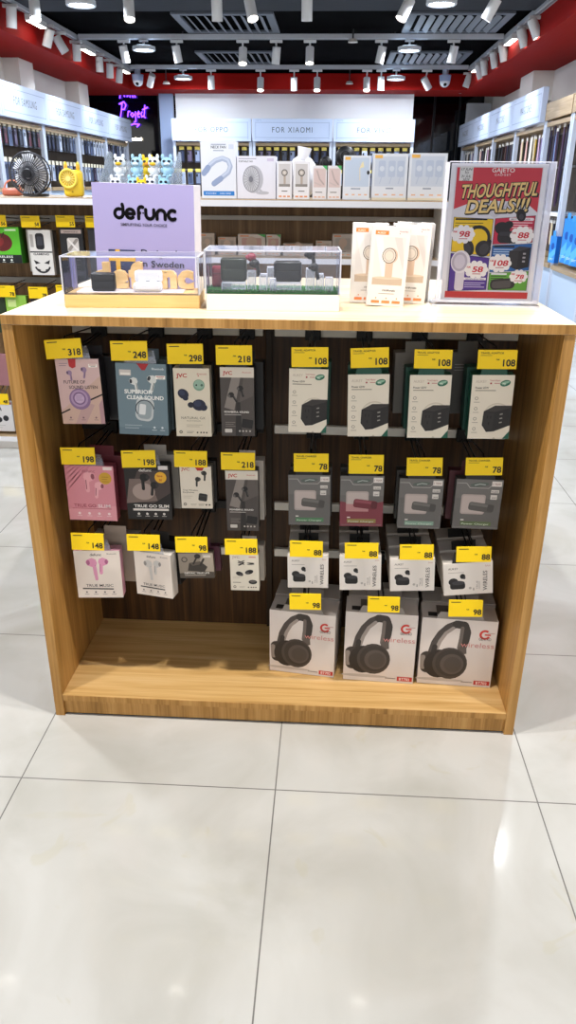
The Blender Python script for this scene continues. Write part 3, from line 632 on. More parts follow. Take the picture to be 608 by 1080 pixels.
# purple carton sign
def quadbox(name, label, cat, TL, TR, BL, Y, d, side, roll=None, group=None, z=None, bev=.0012):
    a, b_, c, w, h, r = lean(TL, TR, BL, Y)
    if roll is not None: r = roll
    top = (a+b_)/2; base = top-Vector((math.sin(r), 0, math.cos(r)))*h
    if z is not None: h += base.z-z; base.z = z
    t_ = thing(name, label, cat, base, (0, r, 0), group); t_['dim'] = (w, h, d)
    b = MB(); b.box(-w/2, w/2, 0, d, 0, h, M(side, .5) if isinstance(side, str) else side, bev); b.build('carton', t_)
    return t_, Art(w, h), w, h
t_, A, w, h = quadbox('display_carton', 'upright lilac carton with black rounded word mark on the counter', 'carton sign', (95.5, 193.5), (203.5, 194), (107.5, 269), .36, .10, 'd4d3e0', R(1.2), z=ZC+.003)
A.rect(0, 0, 1, A.H, '9993c2')
glyph_defunc(A, .215, A.H-.315, .083, M('070609', .85, 0, .1), .40)
A.text('SIMPLIFYING YOUR CHOICE', .27, A.H-.385, .037, '1b1926', .012, fit=.46)
A.rect(.13, .18, .40, A.H-.61, '1d2a52'); A.rect(.20, .18, .245, A.H-.61, 'd9a62e'); A.rect(.13, A.H-.72, .40, A.H-.675, 'd9a62e')
A.text('Designed', .46, A.H-.66, .085, '1f1c2c', .012, fit=.36); A.text('in Sweden', .45, A.H-.765, .085, '1f1c2c', .012, fit=.44); A.done(t_)

# wooden base display case with letters
t_ = thing('display_case', 'clear display case on a pine base with wooden letters', 'display case', (-.345, .118, ZC), (0, 0, R(4)))
w, d, hb, hc = .300, .125, .029, .078
b = MB(); b.box(-w/2, w/2, 0, d, 0, hb, PINE, .002); b.build('base', t_)
b = MB(); b.box(-w/2+.02, w/2-.04, .03, d-.02, hb, hb+.0015, M('d8d4de', .5)); b.build('printed_insert', t_)
b = MB(); q = .003; z0, z1 = hb, hb+hc
b.box(-w/2, w/2, 0, q, z0, z1, CLEAR); b.box(-w/2, w/2, d-q, d, z0, z1, CLEAR); b.box(-w/2, -w/2+q, q, d-q, z0, z1, CLEAR); b.box(w/2-q, w/2, q, d-q, z0, z1, CLEAR); b.box(-w/2, w/2, 0, d, z1, z1+q, CLEAR)
c = b.build('cover', t_)
b = MB()
for x in (-w/2, w/2):
    for y in (0, d): b.box(x-.0016, x+.0016, y-.0016, y+.0016, z0, z1+q, CEDGE)
for y in (0, d): b.box(-w/2, w/2, y-.0016, y+.0016, z1, z1+q, CEDGE)
for x in (-w/2, w/2): b.box(x-.0016, x+.0016, 0, d, z1, z1+q, CEDGE)
b.build('cover_edges', c)
xx = -w/2+.046
for ch, dz in zip('defunc', (0,)*6):
    vs, fs, wd = text_geo(ch, .055); s_ = .079
    b = MB(); n = len(vs)
    b.add([(xx+x*s_, .085, hb+.0025+max(0, z)*s_) for x, z in vs]+[(xx+x*s_, .103, hb+.0025+max(0, z)*s_) for x, z in vs],
          [f for f in fs]+[tuple(i+n for i in f[::-1]) for f in fs], PINE)
    # side walls along the outline
    from collections import Counter
    ec = Counter(); 
    for f in fs:
        for i in range(len(f)): ec[frozenset((f[i], f[(i+1) % len(f)]))] += 1
    o = len(b.v); b.add([(xx+x*s_, .085, hb+.0025+max(0, z)*s_) for x, z in vs]+[(xx+x*s_, .103, hb+.0025+max(0, z)*s_) for x, z in vs],
          [(a, c_, c_+n, a+n) for a, c_ in (tuple(e) for e, k in ec.items() if k == 1)], PINE)
    b.build('wooden_letter', t_); xx += wd*s_+.001
def case_thing(name, label, loc, w, h, d, col, rot=0., hinge=True, lidopen=False):
    e = thing(name, label, 'earbud case', loc, (0, 0, rot))
    if not lidopen:
        b = MB(); b.box(-w/2, w/2, -d/2, d/2, 0, h*.64, M(col, .35), min(w, h, d)*.26); b.build('case_body', e)
        b = MB(); b.box(-w/2, w/2, -d/2, d/2, h*.44, h, M(col, .35), min(w, h, d)*.26); b.build('case_lid', e)
        b = MB(); b.box(-w*.46, w*.46, -d/2-.0003, d/2+.0003, h*.625, h*.645, M('0a0a0b')); b.build('lid_seam', e)
    else:
        b = MB(); b.box(-w/2, w/2, -d/2, d/2, 0, h*.45, M(col, .35), min(w, h*.45, d)*.3); b.build('case_body', e)
        b = MB(); b.box(-w/2, w/2, d/2-.006, d/2+.012, h*.40, h, M(col, .35), .0075)
        b.box(-w*.40, w*.40, d/2-.008, d/2-.005, h*.50, h*.92, M('d9d9dd', .4), .0012); b.build('case_lid', e)
        b = MB()
        for s in (-1, 1): b.sph((s*w*.2, 0, h*.45), .009, M('eeeef0', .3), 8, 12, (1, .8, .6))
        b.build('earbud_tops', e)
    return e
ct = Matrix.Translation((-.345, .118, ZC)) @ Matrix.Rotation(R(4), 4, 'Z')
case_thing('earbud_case', 'matt black earbud case inside the pine based display case', ct @ Vector((-.070, .050, hb+.0018)), .054, .040, .024, '08080a', R(6))
case_thing('earbud_case', 'open white earbud case inside the pine based display case', ct @ Vector((.030, .045, hb+.0018)), .064, .044, .030, 'f0f0f2', R(4), lidopen=True)

# white base display case with turf
t_ = thing('display_case', 'clear display case on a white base with green turf', 'display case', (-.030, .108, ZC), (0, 0, R(3)))
w, d = .292, .125; hw = .036
CLEAR_OLD = CLEAR; CLEAR = CASE
b = MB(); b.box(-w/2, w/2, 0, d, 0, hw, M('ece7df', .5), .0015); b.box(-w/2+.0005, w/2+.0007, .0005, d-.0005, hw-.010, hw-.008, M('f8f6f2', .4)); b.build('base', t_)
b = MB(); b.box(-w/2+.002, w/2-.004, .002, d-.004, hw, hw+.004, M('23702a', .9))
for i in range(2600):
    x, y = random.uniform(-w/2+.003, w/2-.005), random.uniform(.003, d-.006)
    if random.random() < .5: y = random.uniform(.0025, .012)
    a = random.uniform(0, PI); r = .0011; l = random.uniform(.003, .0055); tx, ty = random.uniform(-.002, .002), random.uniform(-.002, .002)
    b.add([(x-r*math.cos(a), y-r*math.sin(a), hw+.003), (x+r*math.cos(a), y+r*math.sin(a), hw+.003), (x+tx, y+ty, hw+.003+l)], [(0, 1, 2)], M(random.choice(('1f6b26', '2f8a35', '55a043', '18541f')), .8))
o = b.build('turf', t_); o['kind'] = 'stuff'
b = MB(); z0, z1 = hw+.0005, hw+.088
b.box(-w/2, w/2, 0, q, z0, z1, CLEAR); b.box(-w/2, w/2, d-q, d, z0, z1, CLEAR); b.box(-w/2, -w/2+q, q, d-q, z0, z1, CLEAR); b.box(w/2-q, w/2, q, d-q, z0, z1, CLEAR); b.box(-w/2, w/2, 0, d, z1, z1+q, CLEAR)
c = b.build('cover', t_)
b = MB()
for x in (-w/2, w/2):
    for y in (0, d): b.box(x-.0016, x+.0016, y-.0016, y+.0016, z0, z1+q, CEDGE)
for y in (0, d): b.box(-w/2, w/2, y-.0016, y+.0016, z1, z1+q, CEDGE)
for x in (-w/2, w/2): b.box(x-.0016, x+.0016, 0, d, z1, z1+q, CEDGE)
b.build('cover_edges', c)
ct = Matrix.Translation((-.030, .108, ZC)) @ Matrix.Rotation(R(3), 4, 'Z')
zt = ZC+hw+.0045
def riser(label, lx, ly, w_, d_, h_):
    e = thing('acrylic_riser', label, 'acrylic riser', ct @ Vector((lx, ly, hw+.0045)), (0, 0, R(3)), 'acrylic blocks in the turf case')
    b = MB(); b.box(-w_/2, w_/2, -d_/2, d_/2, 0, h_-.003, BLOCK); b.build('block', e)
    b = MB(); b.box(-w_/2, w_/2, -d_/2, d_/2, h_-.003, h_, CEDGE); b.build('top_plate', e)
    b = MB()
    for sx in (-1, 1): b.box(sx*w_/2-.001, sx*w_/2+.001, -d_/2-.001, -d_/2+.001, 0, h_-.003, CEDGE)
    b.build('block_edges', e)
    return h_
riser('clear riser under the olive green earbud case', -.088, .055, .052, .035, .016)
case_thing('earbud_case', 'olive green earbud case on a clear riser over turf', ct @ Vector((-.088, .055, hw+.021)), .058, .050, .026, '1c241a', R(3))
case_thing('earbud_case', 'rose pink earbud case at the left end of the turf case', ct @ Vector((-.118, .088, hw+.0045)), .044, .046, .022, '8d3444', R(3))
riser('clear riser under the glossy black earbud case', .032, .055, .060, .035, .016)
case_thing('earbud_case', 'glossy black earbud case on a clear riser over turf', ct @ Vector((.032, .055, hw+.021)), .062, .044, .026, '050506', R(3))
for lx, ly, w_, h_, lab in ((-.048, .052, .018, .040, 'tall clear post under the pink and black earbuds'), (-.022, .045, .016, .034, 'clear post right of the pink and black earbuds'), (-.006, .075, .016, .046, 'tallest clear post mid way in the turf case'), (.0, .03, .012, .026, 'short clear post near the front of the turf case'), (.082, .052, .018, .046, 'tall clear post left of the hanging black earbuds'), (.104, .06, .016, .034, 'clear post right of the black earbuds'), (.124, .045, .016, .028, 'clear post nearest the right end of the turf case')):
    riser(lab, lx, ly, w_, w_, h_)
CLEAR = CLEAR_OLD
def earbud(label, loc, cols, rot):
    e = thing('earbud', label, 'earbud', loc, (0, 0, rot))
    b = MB(); b.sph((0, 0, .010), .0095, M(cols[0], .35), 10, 14, (1.1, .9, 1)); b.build('earbud_head', e)
    b = MB(); b.cyl((.004, 0, .012), (.010, 0, -.016), .0042, M(cols[1], .35), 10); b.build('stem', e)
    b = MB(); b.sph((-.009, 0, .010), .0052, M(cols[1], .5), 8, 10); b.build('ear_tip', e)
def apos(lx, ly, dz): return ct @ Vector((lx, ly, dz))
earbud('pink earbud standing on a clear post in the turf case', apos(-.048, .052, hw+.062), ('8d3444', '8d3444'), R(10))
earbud('black earbud leaning in front of the pink earbud', apos(-.040, .036, hw+.050), ('141416', '141416'), R(30))
earbud('upper black earbud on the right clear post', apos(.082, .052, hw+.068), ('141416', '141416'), R(0))
earbud('lower black earbud right of the glossy black case', apos(.090, .036, hw+.044), ('141416', '141416'), R(20))

# boxed hand fans on the counter
def art_handfan(A):
    H_ = A.H; A.rect(0, 0, 1, H_, 'dad7d5'); A.rect(.10, H_*.27, .90, H_*.87, 'd6d0cd'); A.poly([(.10, H_*.87), (.3, H_*.87), (.45, H_*.37), (.35, H_*.37)], 'e0dcda'); A.poly([(.6, H_*.87), (.8, H_*.87), (.9, H_*.6), (.9, H_*.45)], 'cac3c0')
    A.rect(.10, H_*.27, .90, H_*.36, 'b9a693'); A.ell(.5, H_*.36, .38, .035, 'cdb9a5')
    A.rrect(.42, H_*.36, .62, H_*.58, .05, 'c9ae9a'); A.ell(.53, H_*.64, .2, .2, 'c9ae9a'); A.ell(.50, H_*.64, .185, .195, '4a423d'); A.ell(.50, H_*.64, .165, .175, 'd8cfc6'); A.ell(.5, H_*.64, .14, .15, 'b3a89e'); A.ell(.5, H_*.64, .11, .12, 'd1c5ba')
    A.rect(.09, H_*.895, .44, H_*.945, 'e07f3c'); A.text('AUKEY', .14, H_*.905, .07, 'f7e6d8', .01, fit=.22); A.text('Hand Fan', .72, H_*.935, .05, 'b5605a', .005, fit=.22); A.rect(.72, H_*.91, .74, H_*.92, 'b5605a')
    A.text('FAN', .40, H_*.19, .07, '4a4542', .015, fit=.14); A.text('Portable', .54, H_*.19, .07, '4a4542', .015, fit=.2); A.rect(.3, H_*.155, .72, H_*.165, 'b0a9a5')
    for x in (.12, .40, .68): A.rrect(x, H_*.035, x+.22, H_*.07, .015, 'e2824a'); A.ell(x+.12, H_*.10, .02, .02, 'd9915f', n=8)
FG = 'hand fan boxes on the counter'
def fanbox(label, TL, TR, BL, Y, roll):
    t2, A, w, h = quadbox('boxed_hand_fan', label, 'fan box', TL, TR, BL, Y, .045, 'dcd8d5', roll, FG, z=ZC+.0015)
    art_handfan(A); A.done(t2)
    b = MB(); b.box(-w*.12, w*.12, .015, .03, h, h+.0008, M('2d2a28')); b.build('top_print', t2)
fanbox('white hand fan box standing in front of the two others', (393.6, 238.6), (434.2, 239), (388.9, 323), .205, R(2.2))
fanbox('white hand fan box half hidden, left of the front fan box', (373, 235.5), (411, 235.8), (371, 320), .255, R(.4))
fanbox('white hand fan box half hidden, right of the front fan box', (417, 236.6), (457, 237), (412, 321.5), .257, R(1.8))
fanbox('white hand fan box at the back, right edge showing', (421, 235), (460, 235.5), (417, 312), .306, R(1.6))

# promotional poster in its acrylic stand
PX, PY, PZ = .4575, .252, ZC
pw, ph = .208, .292
st = thing('acrylic_sign_holder', 'clear acrylic sign holder standing on the right of the counter', 'sign holder', (PX, PY, PZ), (0, 0, R(-2)))
b = MB(); b.box(-pw/2-.004, pw/2+.016, -.004, -.0015, .006, ph+.012, SHEET); b.build('front_sheet', st)
b = MB(); b.box(-pw/2-.004, pw/2+.016, .003, .0055, .006, ph+.012, CLEAR); b.build('back_sheet', st)
b = MB(); b.box(-pw/2-.022, pw/2+.016, -.03, .05, 0, .004, CLEAR); b.box(-pw/2-.022, pw/2+.016, -.031, -.029, 0, .004, CEDGE); b.build('foot', st)
b = MB(); b.box(pw/2+.003, pw/2+.017, -.004, .012, .006, ph+.014, CEDGE); b.box(-pw/2-.012, -pw/2-.004, -.004, .012, .006, ph+.012, CEDGE); b.box(-pw/2-.004, pw/2+.016, -.004, .0055, ph+.012, ph+.014, CEDGE); b.box(-pw/2-.02, pw/2+.014, -.006, -.004, .006, .012, CEDGE)
b.build('edge_strips', st)
ps = thing('promotional_poster', 'red and white promotional poster with price bubbles in the sign holder', 'poster', (PX, PY, PZ+.010), (0, 0, R(-2)))
b = MB(); b.box(-pw/2, pw/2, -.0003, .0006, 0, ph, M('f6f3f8', .5)); b.build('paper', ps)
A = Art(pw, ph, -.0003); HH = A.H
A.rect(.045, .03, .955, HH-.03, 'e2dfe6')
for k in range(7): A.poly([(.5, HH*.62), (.05+.13*k, HH*.62+.26), (.12+.13*k, HH*.62+.26)], 'c6c1cb')
A.poly([(.06, HH-.04), (.945, HH-.04), (.945, HH-.475), (.86, HH-.41), (.78, HH-.37), (.3, HH-.36), (.06, HH-.45)], 'd23a48')
A.rect(.045, .03, .955, .10, 'd23a3a')
A.rect(.09, HH-.17, .23, HH-.03, 'e9e6e2')
for i, s_ in enumerate(('17 JUN', 'TO', '31 JUL', '2025')): A.text(s_, .16, HH-.07-.034*i, .034, '2d2a2a', .01, 'c', fit=(.11, .04, .1, .07)[i], shear=.2)
A.text('GAJETO', .425, HH-.085, .058, 'f5efe9', .012, fit=.235); A.text('GADGET', .455, HH-.12, .03, 'f0dcd8', .01, fit=.17, spacing=1.3)
def shout(s_, x, y, size, fit, rot):
    A.text(s_, x+.008, y-.010, size, '1d1512', .055, rot=rot, fit=fit*1.005, shear=.22)
    A.text(s_, x, y, size, '1d1512', .06, rot=rot, fit=fit, shear=.22); A.text(s_, x+.006, y, size, 'f0cf86', .022, rot=rot, fit=fit*.985, shear=.22)
shout('THOUGHTFUL', .105, HH-.34, .185, .82, R(2.5)); shout('DEALS!!!', .18, HH-.49, .185, .66, R(2.5))
def cloud(x, y, txt, s_=.078):
    for i in range(10): A.ell(x+1.25*s_*math.cos(2*PI*i/10), y+.85*s_*math.sin(2*PI*i/10), s_*.42, s_*.42, 'f4f0f2', n=12)
    A.ell(x, y, s_*1.35, s_*.95, 'f4f0f2'); A.text('RM', x-s_*1.35, y+.015, .03, 'c8263a', .01); A.text(txt, x+.012, y-.025, s_*1.05, 'c8263a', .03, 'c', shear=.15, fit=s_*(1.5 if len(txt) == 2 else 2.0)); A.rect(x-.04, y-.05, x+.05, y-.04, 'c98a92')
def panel(P, col): A.poly(P, '17141a'); cx = sum(p[0] for p in P)/4; cy = sum(p[1] for p in P)/4; A.poly([(cx+(x-cx)*.975, cy+(y-cy)*.975) for x, y in P], col)
panel([(.07, .875), (.495, .86), (.495, .475), (.07, .52)], 'f0c81e')     # headphones
A.rect(.09, .845, .43, .862, '17141a'); A.lines(.09, .81, .3, 3, .026, '6b5a12', .008)
A.ring(.35, .66, .10, .135, '19161a', -.35, PI*.95, sx=1., rot=-.25); A.stroke([(.48, .63), (.475, .56)], .04, '19161a'); A.ell(.26, .565, .055, .085, '211e22', .35); A.ell(.245, .555, .035, .06, '3a363c', .35); A.ell(.415, .555, .085, .085, '211e22', -.5); A.ell(.425, .55, .05, .06, '3a363c', -.5)
cloud(.185, .70, '98')
panel([(.51, .865), (.935, .90), (.935, .625), (.51, .60)], 'c62a48')      # earbuds
A.rrect(.66, .845, .92, .875, .012, 'f1e6ea'); A.text('BEST EARBUDS', .68, .85, .024, '3a1420', .008, fit=.2); A.lines(.66, .82, .25, 3, .024, 'f0c6cf', .009)
A.ell(.78, .90, .05, .065, '16141a', .4); A.ell(.785, .885, .025, .03, '3b3640', .4); A.ell(.6, .765, .085, .065, '19171d', -.2); A.ell(.66, .80, .05, .04, '19171d', .2); A.rrect(.555, .615, .79, .74, .05, '1d1b22'); A.rrect(.57, .69, .775, .73, .02, '302c36')
cloud(.815, .695, '88')
panel([(.51, .592), (.935, .617), (.935, .335), (.51, .31)], '1f5fa8')     # adapter
A.rect(.53, .572, .75, .59, '17141a'); A.lines(.53, .545, .22, 3, .024, 'b9d2ee', .009)
A.poly([(.70, .53), (.80, .585), (.925, .575), (.925, .37), (.80, .34), (.70, .38)], '1c1a20'); A.poly([(.70, .53), (.80, .585), (.925, .575), (.82, .535)], '37333b'); A.poly([(.71, .52), (.80, .53), (.80, .36), (.71, .39)], '2a272d')
for y in (.50, .46, .42): A.rect(.85, y, .88, y+.018, 'a29da6')
cloud(.61, .405, '108')
panel([(.07, .505), (.495, .46), (.495, .12), (.07, .10)], '4b2b90')       # hand fan
A.rrect(.14, .11, .24, .36, .03, 'd9d3e2'); A.ell(.185, .415, .105, .12, 'e6e1ec'); A.ell(.175, .415, .085, .10, 'b7afc4'); A.ell(.175, .415, .06, .075, 'd3ccdd')
A.rect(.24, .225, .48, .25, 'ece8f2'); A.text('HANDHELD FAN', .255, .229, .02, '3b2478', .006, fit=.2); A.lines(.25, .19, .22, 3, .022, 'c9bce6', .008); cloud(.365, .335, '58')
panel([(.51, .302), (.935, .328), (.935, .12), (.51, .12)], '5fa337')      # power bank
A.rect(.53, .285, .70, .302, 'ece8f2'); A.lines(.53, .265, .17, 3, .022, '2c4a17', .008)
A.rrect(.53, .13, .80, .245, .05, '2a2729', .08); A.rrect(.55, .145, .76, .22, .03, '4c474a', .08); cloud(.83, .27, '78', .06)
A.done(ps)
# ------------------------------------------------------------------ second gondola behind, its goods
GX0, GX1, GY, GH = -2.0, .62, 2.1, 1.235
g2 = thing('display_gondola', 'taller wooden gondola behind, loaded with fan boxes and toys', 'display stand', (0, GY, 0))
b = MB(); b.box(GX0, GX1, 0, .70, GH-.03, GH, OAKG, .001); tb = b.build('top_board', g2)
b = MB(); b.box(GX0, GX1, -.003, 0, GH-.031, GH-.004, M('e6e6ea', .4)); b.build('front_edging', tb)
for x in (GX0, GX1-.03):
    b = MB(); b.box(x, x+.03, .01, .69, 0, GH-.031, M('e4e2e0', .5)); b.build('side_panel', g2)
b = MB(); b.box(GX0+.03, GX1-.03, .34, .36, .07, GH-.031, wood('brown_oak', 'z', [(.3, '5d4428'), (.7, 'a07d55'), (.5, '7d5f3c'), (.6, '8d6d48')])); b.build('back_panel', g2)
b = MB(); b.box(GX0+.03, GX1-.03, .02, .69, .045, .07, OAKG); b.box(GX0+.03, GX1-.03, .015, .02, .045, .07, M('e6e6ea', .4)); b.build('bottom_shelf', g2)
b = MB(); b.box(GX0+.03, GX1-.03, .04, .055, 0, .045, M('e2e0de', .4)); b.build('kick_board', g2)
for z in (1.13, .83, .40):
    b = MB(); b.box(GX0+.03, -.86, .32, .339, z-.014, z+.014, M('8b8884', .35, .4)); b.build('hook_rail', g2)
b = MB(); b.box(-.80, GX1-.03, .03, .34, .955, .98, OAKG); b.box(-.80, GX1-.03, .025, .03, .955, .98, M('e6e6ea', .4)); b.build('shelf', g2)
b = MB(); b.box(-.86, -.80, .325, .339, .1, GH-.04, M('55524e')); b.build('upright', g2)
b = MB(); b.box(-.80, GX1-.03, .30, .339, 1.135, 1.155, M('b5b1ac', .4)); b.build('hook_rail', g2)

def hook2(label, px, py, price, w=20, h=11.5, zr=1.13, Y=2.16):
    P = at(px, py, Y); sc = (at(px+1, py, Y)-P).x
    e = thing('price_hook', label, 'price hook', (P.x+w*sc/2, 2.419, zr), group='wire hooks with yellow price tags on the rear gondola')
    L = 2.419-Y; dz = P.z-zr
    b = MB(); b.tube([(0, 0, 0), (0, -L+.005, dz-.01)], .003, M('8d8d90', .3, .8), 6); b.tube([(0, 0, -.02), (0, -L+.04, min(-.03, dz-.045))], .003, M('8d8d90', .3, .8), 6); b.build('prong', e)
    ww, hh = w*sc, h*sc
    b = MB(); b.box(-ww/2, ww/2, -L-.0015, -L+.0015, dz-hh, dz, YEL, .0006); p = b.build('price_tag', e)
    A = Art(ww, hh, -L-.0015, z0=dz-hh); A.text(price, .95, .08, .24, '17130a', .03, 'r'); A.rect(.08, A.H-.1, .5, A.H-.07, '5b5110'); A.pic.build('printed_line', p); A.txt.build('price_digits', p)
for px, py, pr, lab in ((-14.5, 226.5, '56', 'above the green pack with a red apple'), (21.3, 227.3, '58', 'above the white fanged face pack'), (58.2, 227, '55', 'above the black pack at the rear gondola'), (89.5, 227.5, '58', 'half hidden by the lilac carton')):
    hook2('yellow %s price tag on the rear gondola, %s' % (pr, lab), px, py, pr)
for px, py, pr, lab in ((-5, 301, '78', 'at the left edge over the lower green pack'), (29.5, 302.5, '78', 'second in the lower row of the rear gondola'), (58.5, 300.5, '79', 'behind the left corner of the pine display case')):
    hook2('yellow %s price tag, lower row %s' % (pr, lab), px, py, pr, zr=.83)
hook2('yellow price tag low on the rear gondola, left of the front display', -12, 415, '48', zr=.40)

def rearbox(name, label, cat, TL, BR, Y, d, side, art, z=None, group=None, rise=0.):
    TR = (BR[0], TL[1]); BL = (TL[0], BR[1])
    t2, A, w, h = quadbox(name, label, cat, TL, TR, BL, Y, d, side, 0., group, z)
    if art: art(A); A.done(t2)
    return t2
def art_apple(A):
    H = A.H; A.rect(0, 0, 1, H, '57b52a'); A.rect(0, 0, 1, H*.24, '14181a'); A.ell(.48, H*.58, .3, .24, '5d1a1c'); A.ell(.38, H*.62, .16, .15, '7e2526'); A.stroke([(.48, H*.72), (.56, H*.84)], .04, '3a2a18'); A.text('WIRELESS', .15, H*.155, .08, 'e9eee6', .01, fit=.6); icons(A, H*.09, 3, .25, .7, 'e9eee6', .03); A.rect(.6, H*.9, .92, H*.95, 'cfe9bd')
def art_fang(A):
    H = A.H; A.rect(0, 0, 1, H, 'd9d6d2'); A.rect(0, H*.5, 1, H*.53, '26262a'); A.rrect(.3, H*.57, .68, H*.93, .12, '1c1c20'); A.rrect(.36, H*.66, .62, H*.86, .06, '3a3a42'); A.rect(.06, H*.62, .2, H*.9, 'a8a4a0')
    A.text('GAMING', .14, H*.445, .12, '1c1c20', .03, fit=.7); A.poly([(.12, H*.34), (.42, H*.27), (.2, H*.24)], '1c1c20'); A.poly([(.86, H*.34), (.58, H*.27), (.8, H*.24)], '1c1c20')
    A.ring(.5, H*.24, .30, .38, '1c1c20', PI*1.1, PI*1.9, sx=1.); A.poly([(.28, H*.14), (.34, H*.05), (.4, H*.12)], '1c1c20'); A.poly([(.6, H*.12), (.66, H*.05), (.72, H*.14)], '1c1c20')
def art_blackpack(A):
    H = A.H; A.rect(0, 0, 1, H, '1e1e22'); A.rect(.06, H*.90, .94, H*.97, 'b5a29c'); A.text('EARPHONE', .2, H*.915, .08, '2b2422', .01, fit=.6); A.rrect(.30, H*.55, .8, H*.82, .08, 'cfc9c4'); A.stroke([(.38, H*.6), (.72, H*.78)], .13, '8f8782'); A.stroke([(.36, H*.78), (.72, H*.6)], .08, 'e6e0dc'); A.lines(.2, H*.4, .6, 4, .1, '7c7874'); A.rect(.1, H*.1, .9, H*.2, '3a3a40')
pk = rearbox('hanging_pack', 'green pack with a dark red apple hanging on the rear gondola', 'accessory pack', (-18, 239.5), (19, 277), 2.17, .05, '2f7a1c', art_apple)
rearbox('hanging_pack', 'green pack hanging right behind the dark red apple pack', 'accessory pack', (-15, 241), (22.5, 277), 2.235, .05, '2b5d1a', None)
rearbox('hanging_pack', 'white pack with a black fanged face on the rear gondola', 'accessory pack', (29, 242.5), (52.6, 289.5), 2.17, .03, 'c8c4c0', art_fang)
rearbox('hanging_pack', 'white pack hanging behind the fanged face pack', 'accessory pack', (27, 242), (50, 286), 2.21, .03, 'b9b5b0', None)
rearbox('hanging_pack', 'dark pack peeping out on the right behind the fanged face pack', 'accessory pack', (34, 243), (57, 289), 2.25, .03, '57534f', None)
rearbox('hanging_pack', 'black earphone pack left of the lilac carton', 'accessory pack', (62, 240.5), (86.5, 296), 2.17, .03, '202024', art_blackpack)
rearbox('hanging_pack', 'dark pack half hidden behind the lilac carton', 'accessory pack', (92, 241), (117, 290), 2.17, .03, '2a2a30', None)
def art_green2(A): H = A.H; A.rect(0, 0, 1, H, '8fc04a'); A.rect(.1, H*.7, .5, H*.9, 'c9e08f'); A.ell(.65, H*.5, .2, .2, 'd9e8b0')
rearbox('hanging_pack', 'light green pack in the lower row by the counter corner', 'accessory pack', (5, 312), (27, 350), 2.17, .03, '6a9a35', art_green2)
rearbox('hanging_pack', 'dark green pack in the lower row at the left edge', 'accessory pack', (-20, 311), (4, 350), 2.17, .03, '23331c', None)
rearbox('hanging_pack', 'dark pack in the lower row behind the pine display case', 'accessory pack', (32, 316), (56, 350), 2.17, .03, '2a2a2c', None)
def art_ear(A):
    H = A.H; A.rect(0, 0, 1, H, 'd3d1d2'); A.ring(.4, H*.7, .2, .24, '3a3a40', 0, PI); A.ell(.5, H*.4, .12, .1, '25252a'); A.ell(.75, H*.45, .1, .1, '25252a'); A.lines(.1, H*.2, .6, 2, .08, '9a9898'); A.rect(0, H*.92, 1, H, '8a5a60')
rearbox('hanging_pack', 'white earphone pack low beside the display, left edge', 'accessory pack', (-19, 424), (11.5, 454), 2.16, .03, 'b9b6b6', art_ear)
rearbox('hanging_pack', 'pinkish pack behind the left side of the front display', 'accessory pack', (-14, 374), (6, 406), 2.17, .03, '9a6a70', None)

# boxes on the rear gondola's mid shelf
def art_small(c1, c2, c3='e9854a', green=False):
    def f(A):
        H = A.H; A.rect(0, 0, 1, H, c1); A.rrect(.14, H*.3, .86, H*.82, .04, c2); A.ell(.5, H*.62, .2, .2, 'c9b3a4'); A.rrect(.43, H*.33, .57, H*.55, .03, 'c9b3a4'); A.rect(.08, H*.88, .4, H*.94, c3)
        for x in (.15, .42, .69): A.rect(x, H*.06, x+.16, H*.1, 'd99a74')
        if green: A.poly([(1, H), (.72, H), (1, H*.84)], '4fa85a')
        A.rect(.35, H*.2, .65, H*.23, '8a8582')
    return f
SG = 'boxes on the mid shelf of the rear gondola'
for i, (x0, y0, x1, c1, c2, gr, lab) in enumerate([
  (211, 246, 226, 'c4b8ae', 'b0a49b', False, 'beige box left of the turf case on the rear mid shelf'), (230, 250, 249, 'bdb0a6', 'a99c93', False, 'small beige box, second from left on the rear mid shelf'),
  (251, 247, 280, 'd2c8c2', 'c49f98', True, 'wide pale box with a green corner on the rear mid shelf'), (281, 247.5, 296, 'cfc6c0', 'c49f98', True, 'narrow box with a green corner on the rear mid shelf'),
  (299, 257, 330, 'bfb5ad', 'ada39b', False, 'low box behind the turf case on the rear mid shelf'), (333.5, 254, 350, 'c9beb5', 'b5aba2', False, 'small box behind the right end of the turf case'),
  (351, 247, 373.5, 'c4bdb6', 'b3aca6', False, 'grey beige box left of the counter fan boxes')]):
    rearbox('boxed_gadget', lab, 'gadget box', (x0, y0), (x1, 300), 2.26, .06, c1, art_small(c1, c2, 'd98a5a', gr), z=.9805, group=SG)

# goods on top of the rear gondola
TZ = GH+.001; TY = 2.19
def art_neck(A):
    H = A.H; A.rect(0, 0, 1, H, 'e6eaf4'); A.text('NECK FAN', .30, H*.87, .10, '30384a', .02, fit=.42); A.rect(.3, H*.93, .72, H*.945, '8d98b2'); A.rect(.36, H*.825, .66, H*.84, '8d98b2'); A.rect(.8, H*.86, .94, H*.94, 'cfd8ea')
    P = [(.16, H*.48), (.26, H*.58), (.42, H*.66), (.62, H*.70), (.78, H*.66), (.84, H*.56), (.78, H*.46), (.62, H*.38), (.42, H*.30)]
    A.stroke(P, .13, 'a9b6d2'); A.stroke([(x-.01, y+.02) for x, y in P], .06, 'c6d0e6'); A.stroke([(.08, H*.44), (.2, H*.54)], .15, '93a3c6'); A.stroke([(.36, H*.26), (.56, H*.35)], .15, '93a3c6')
    A.rrect(.05, H*.05, .94, H*.13, .02, '2d7fd0'); A.text('FOLDABLE', .12, H*.075, .06, 'dbeafc', .006, fit=.3); A.text('COOL WIND', .52, H*.075, .06, 'dbeafc', .006, fit=.32)
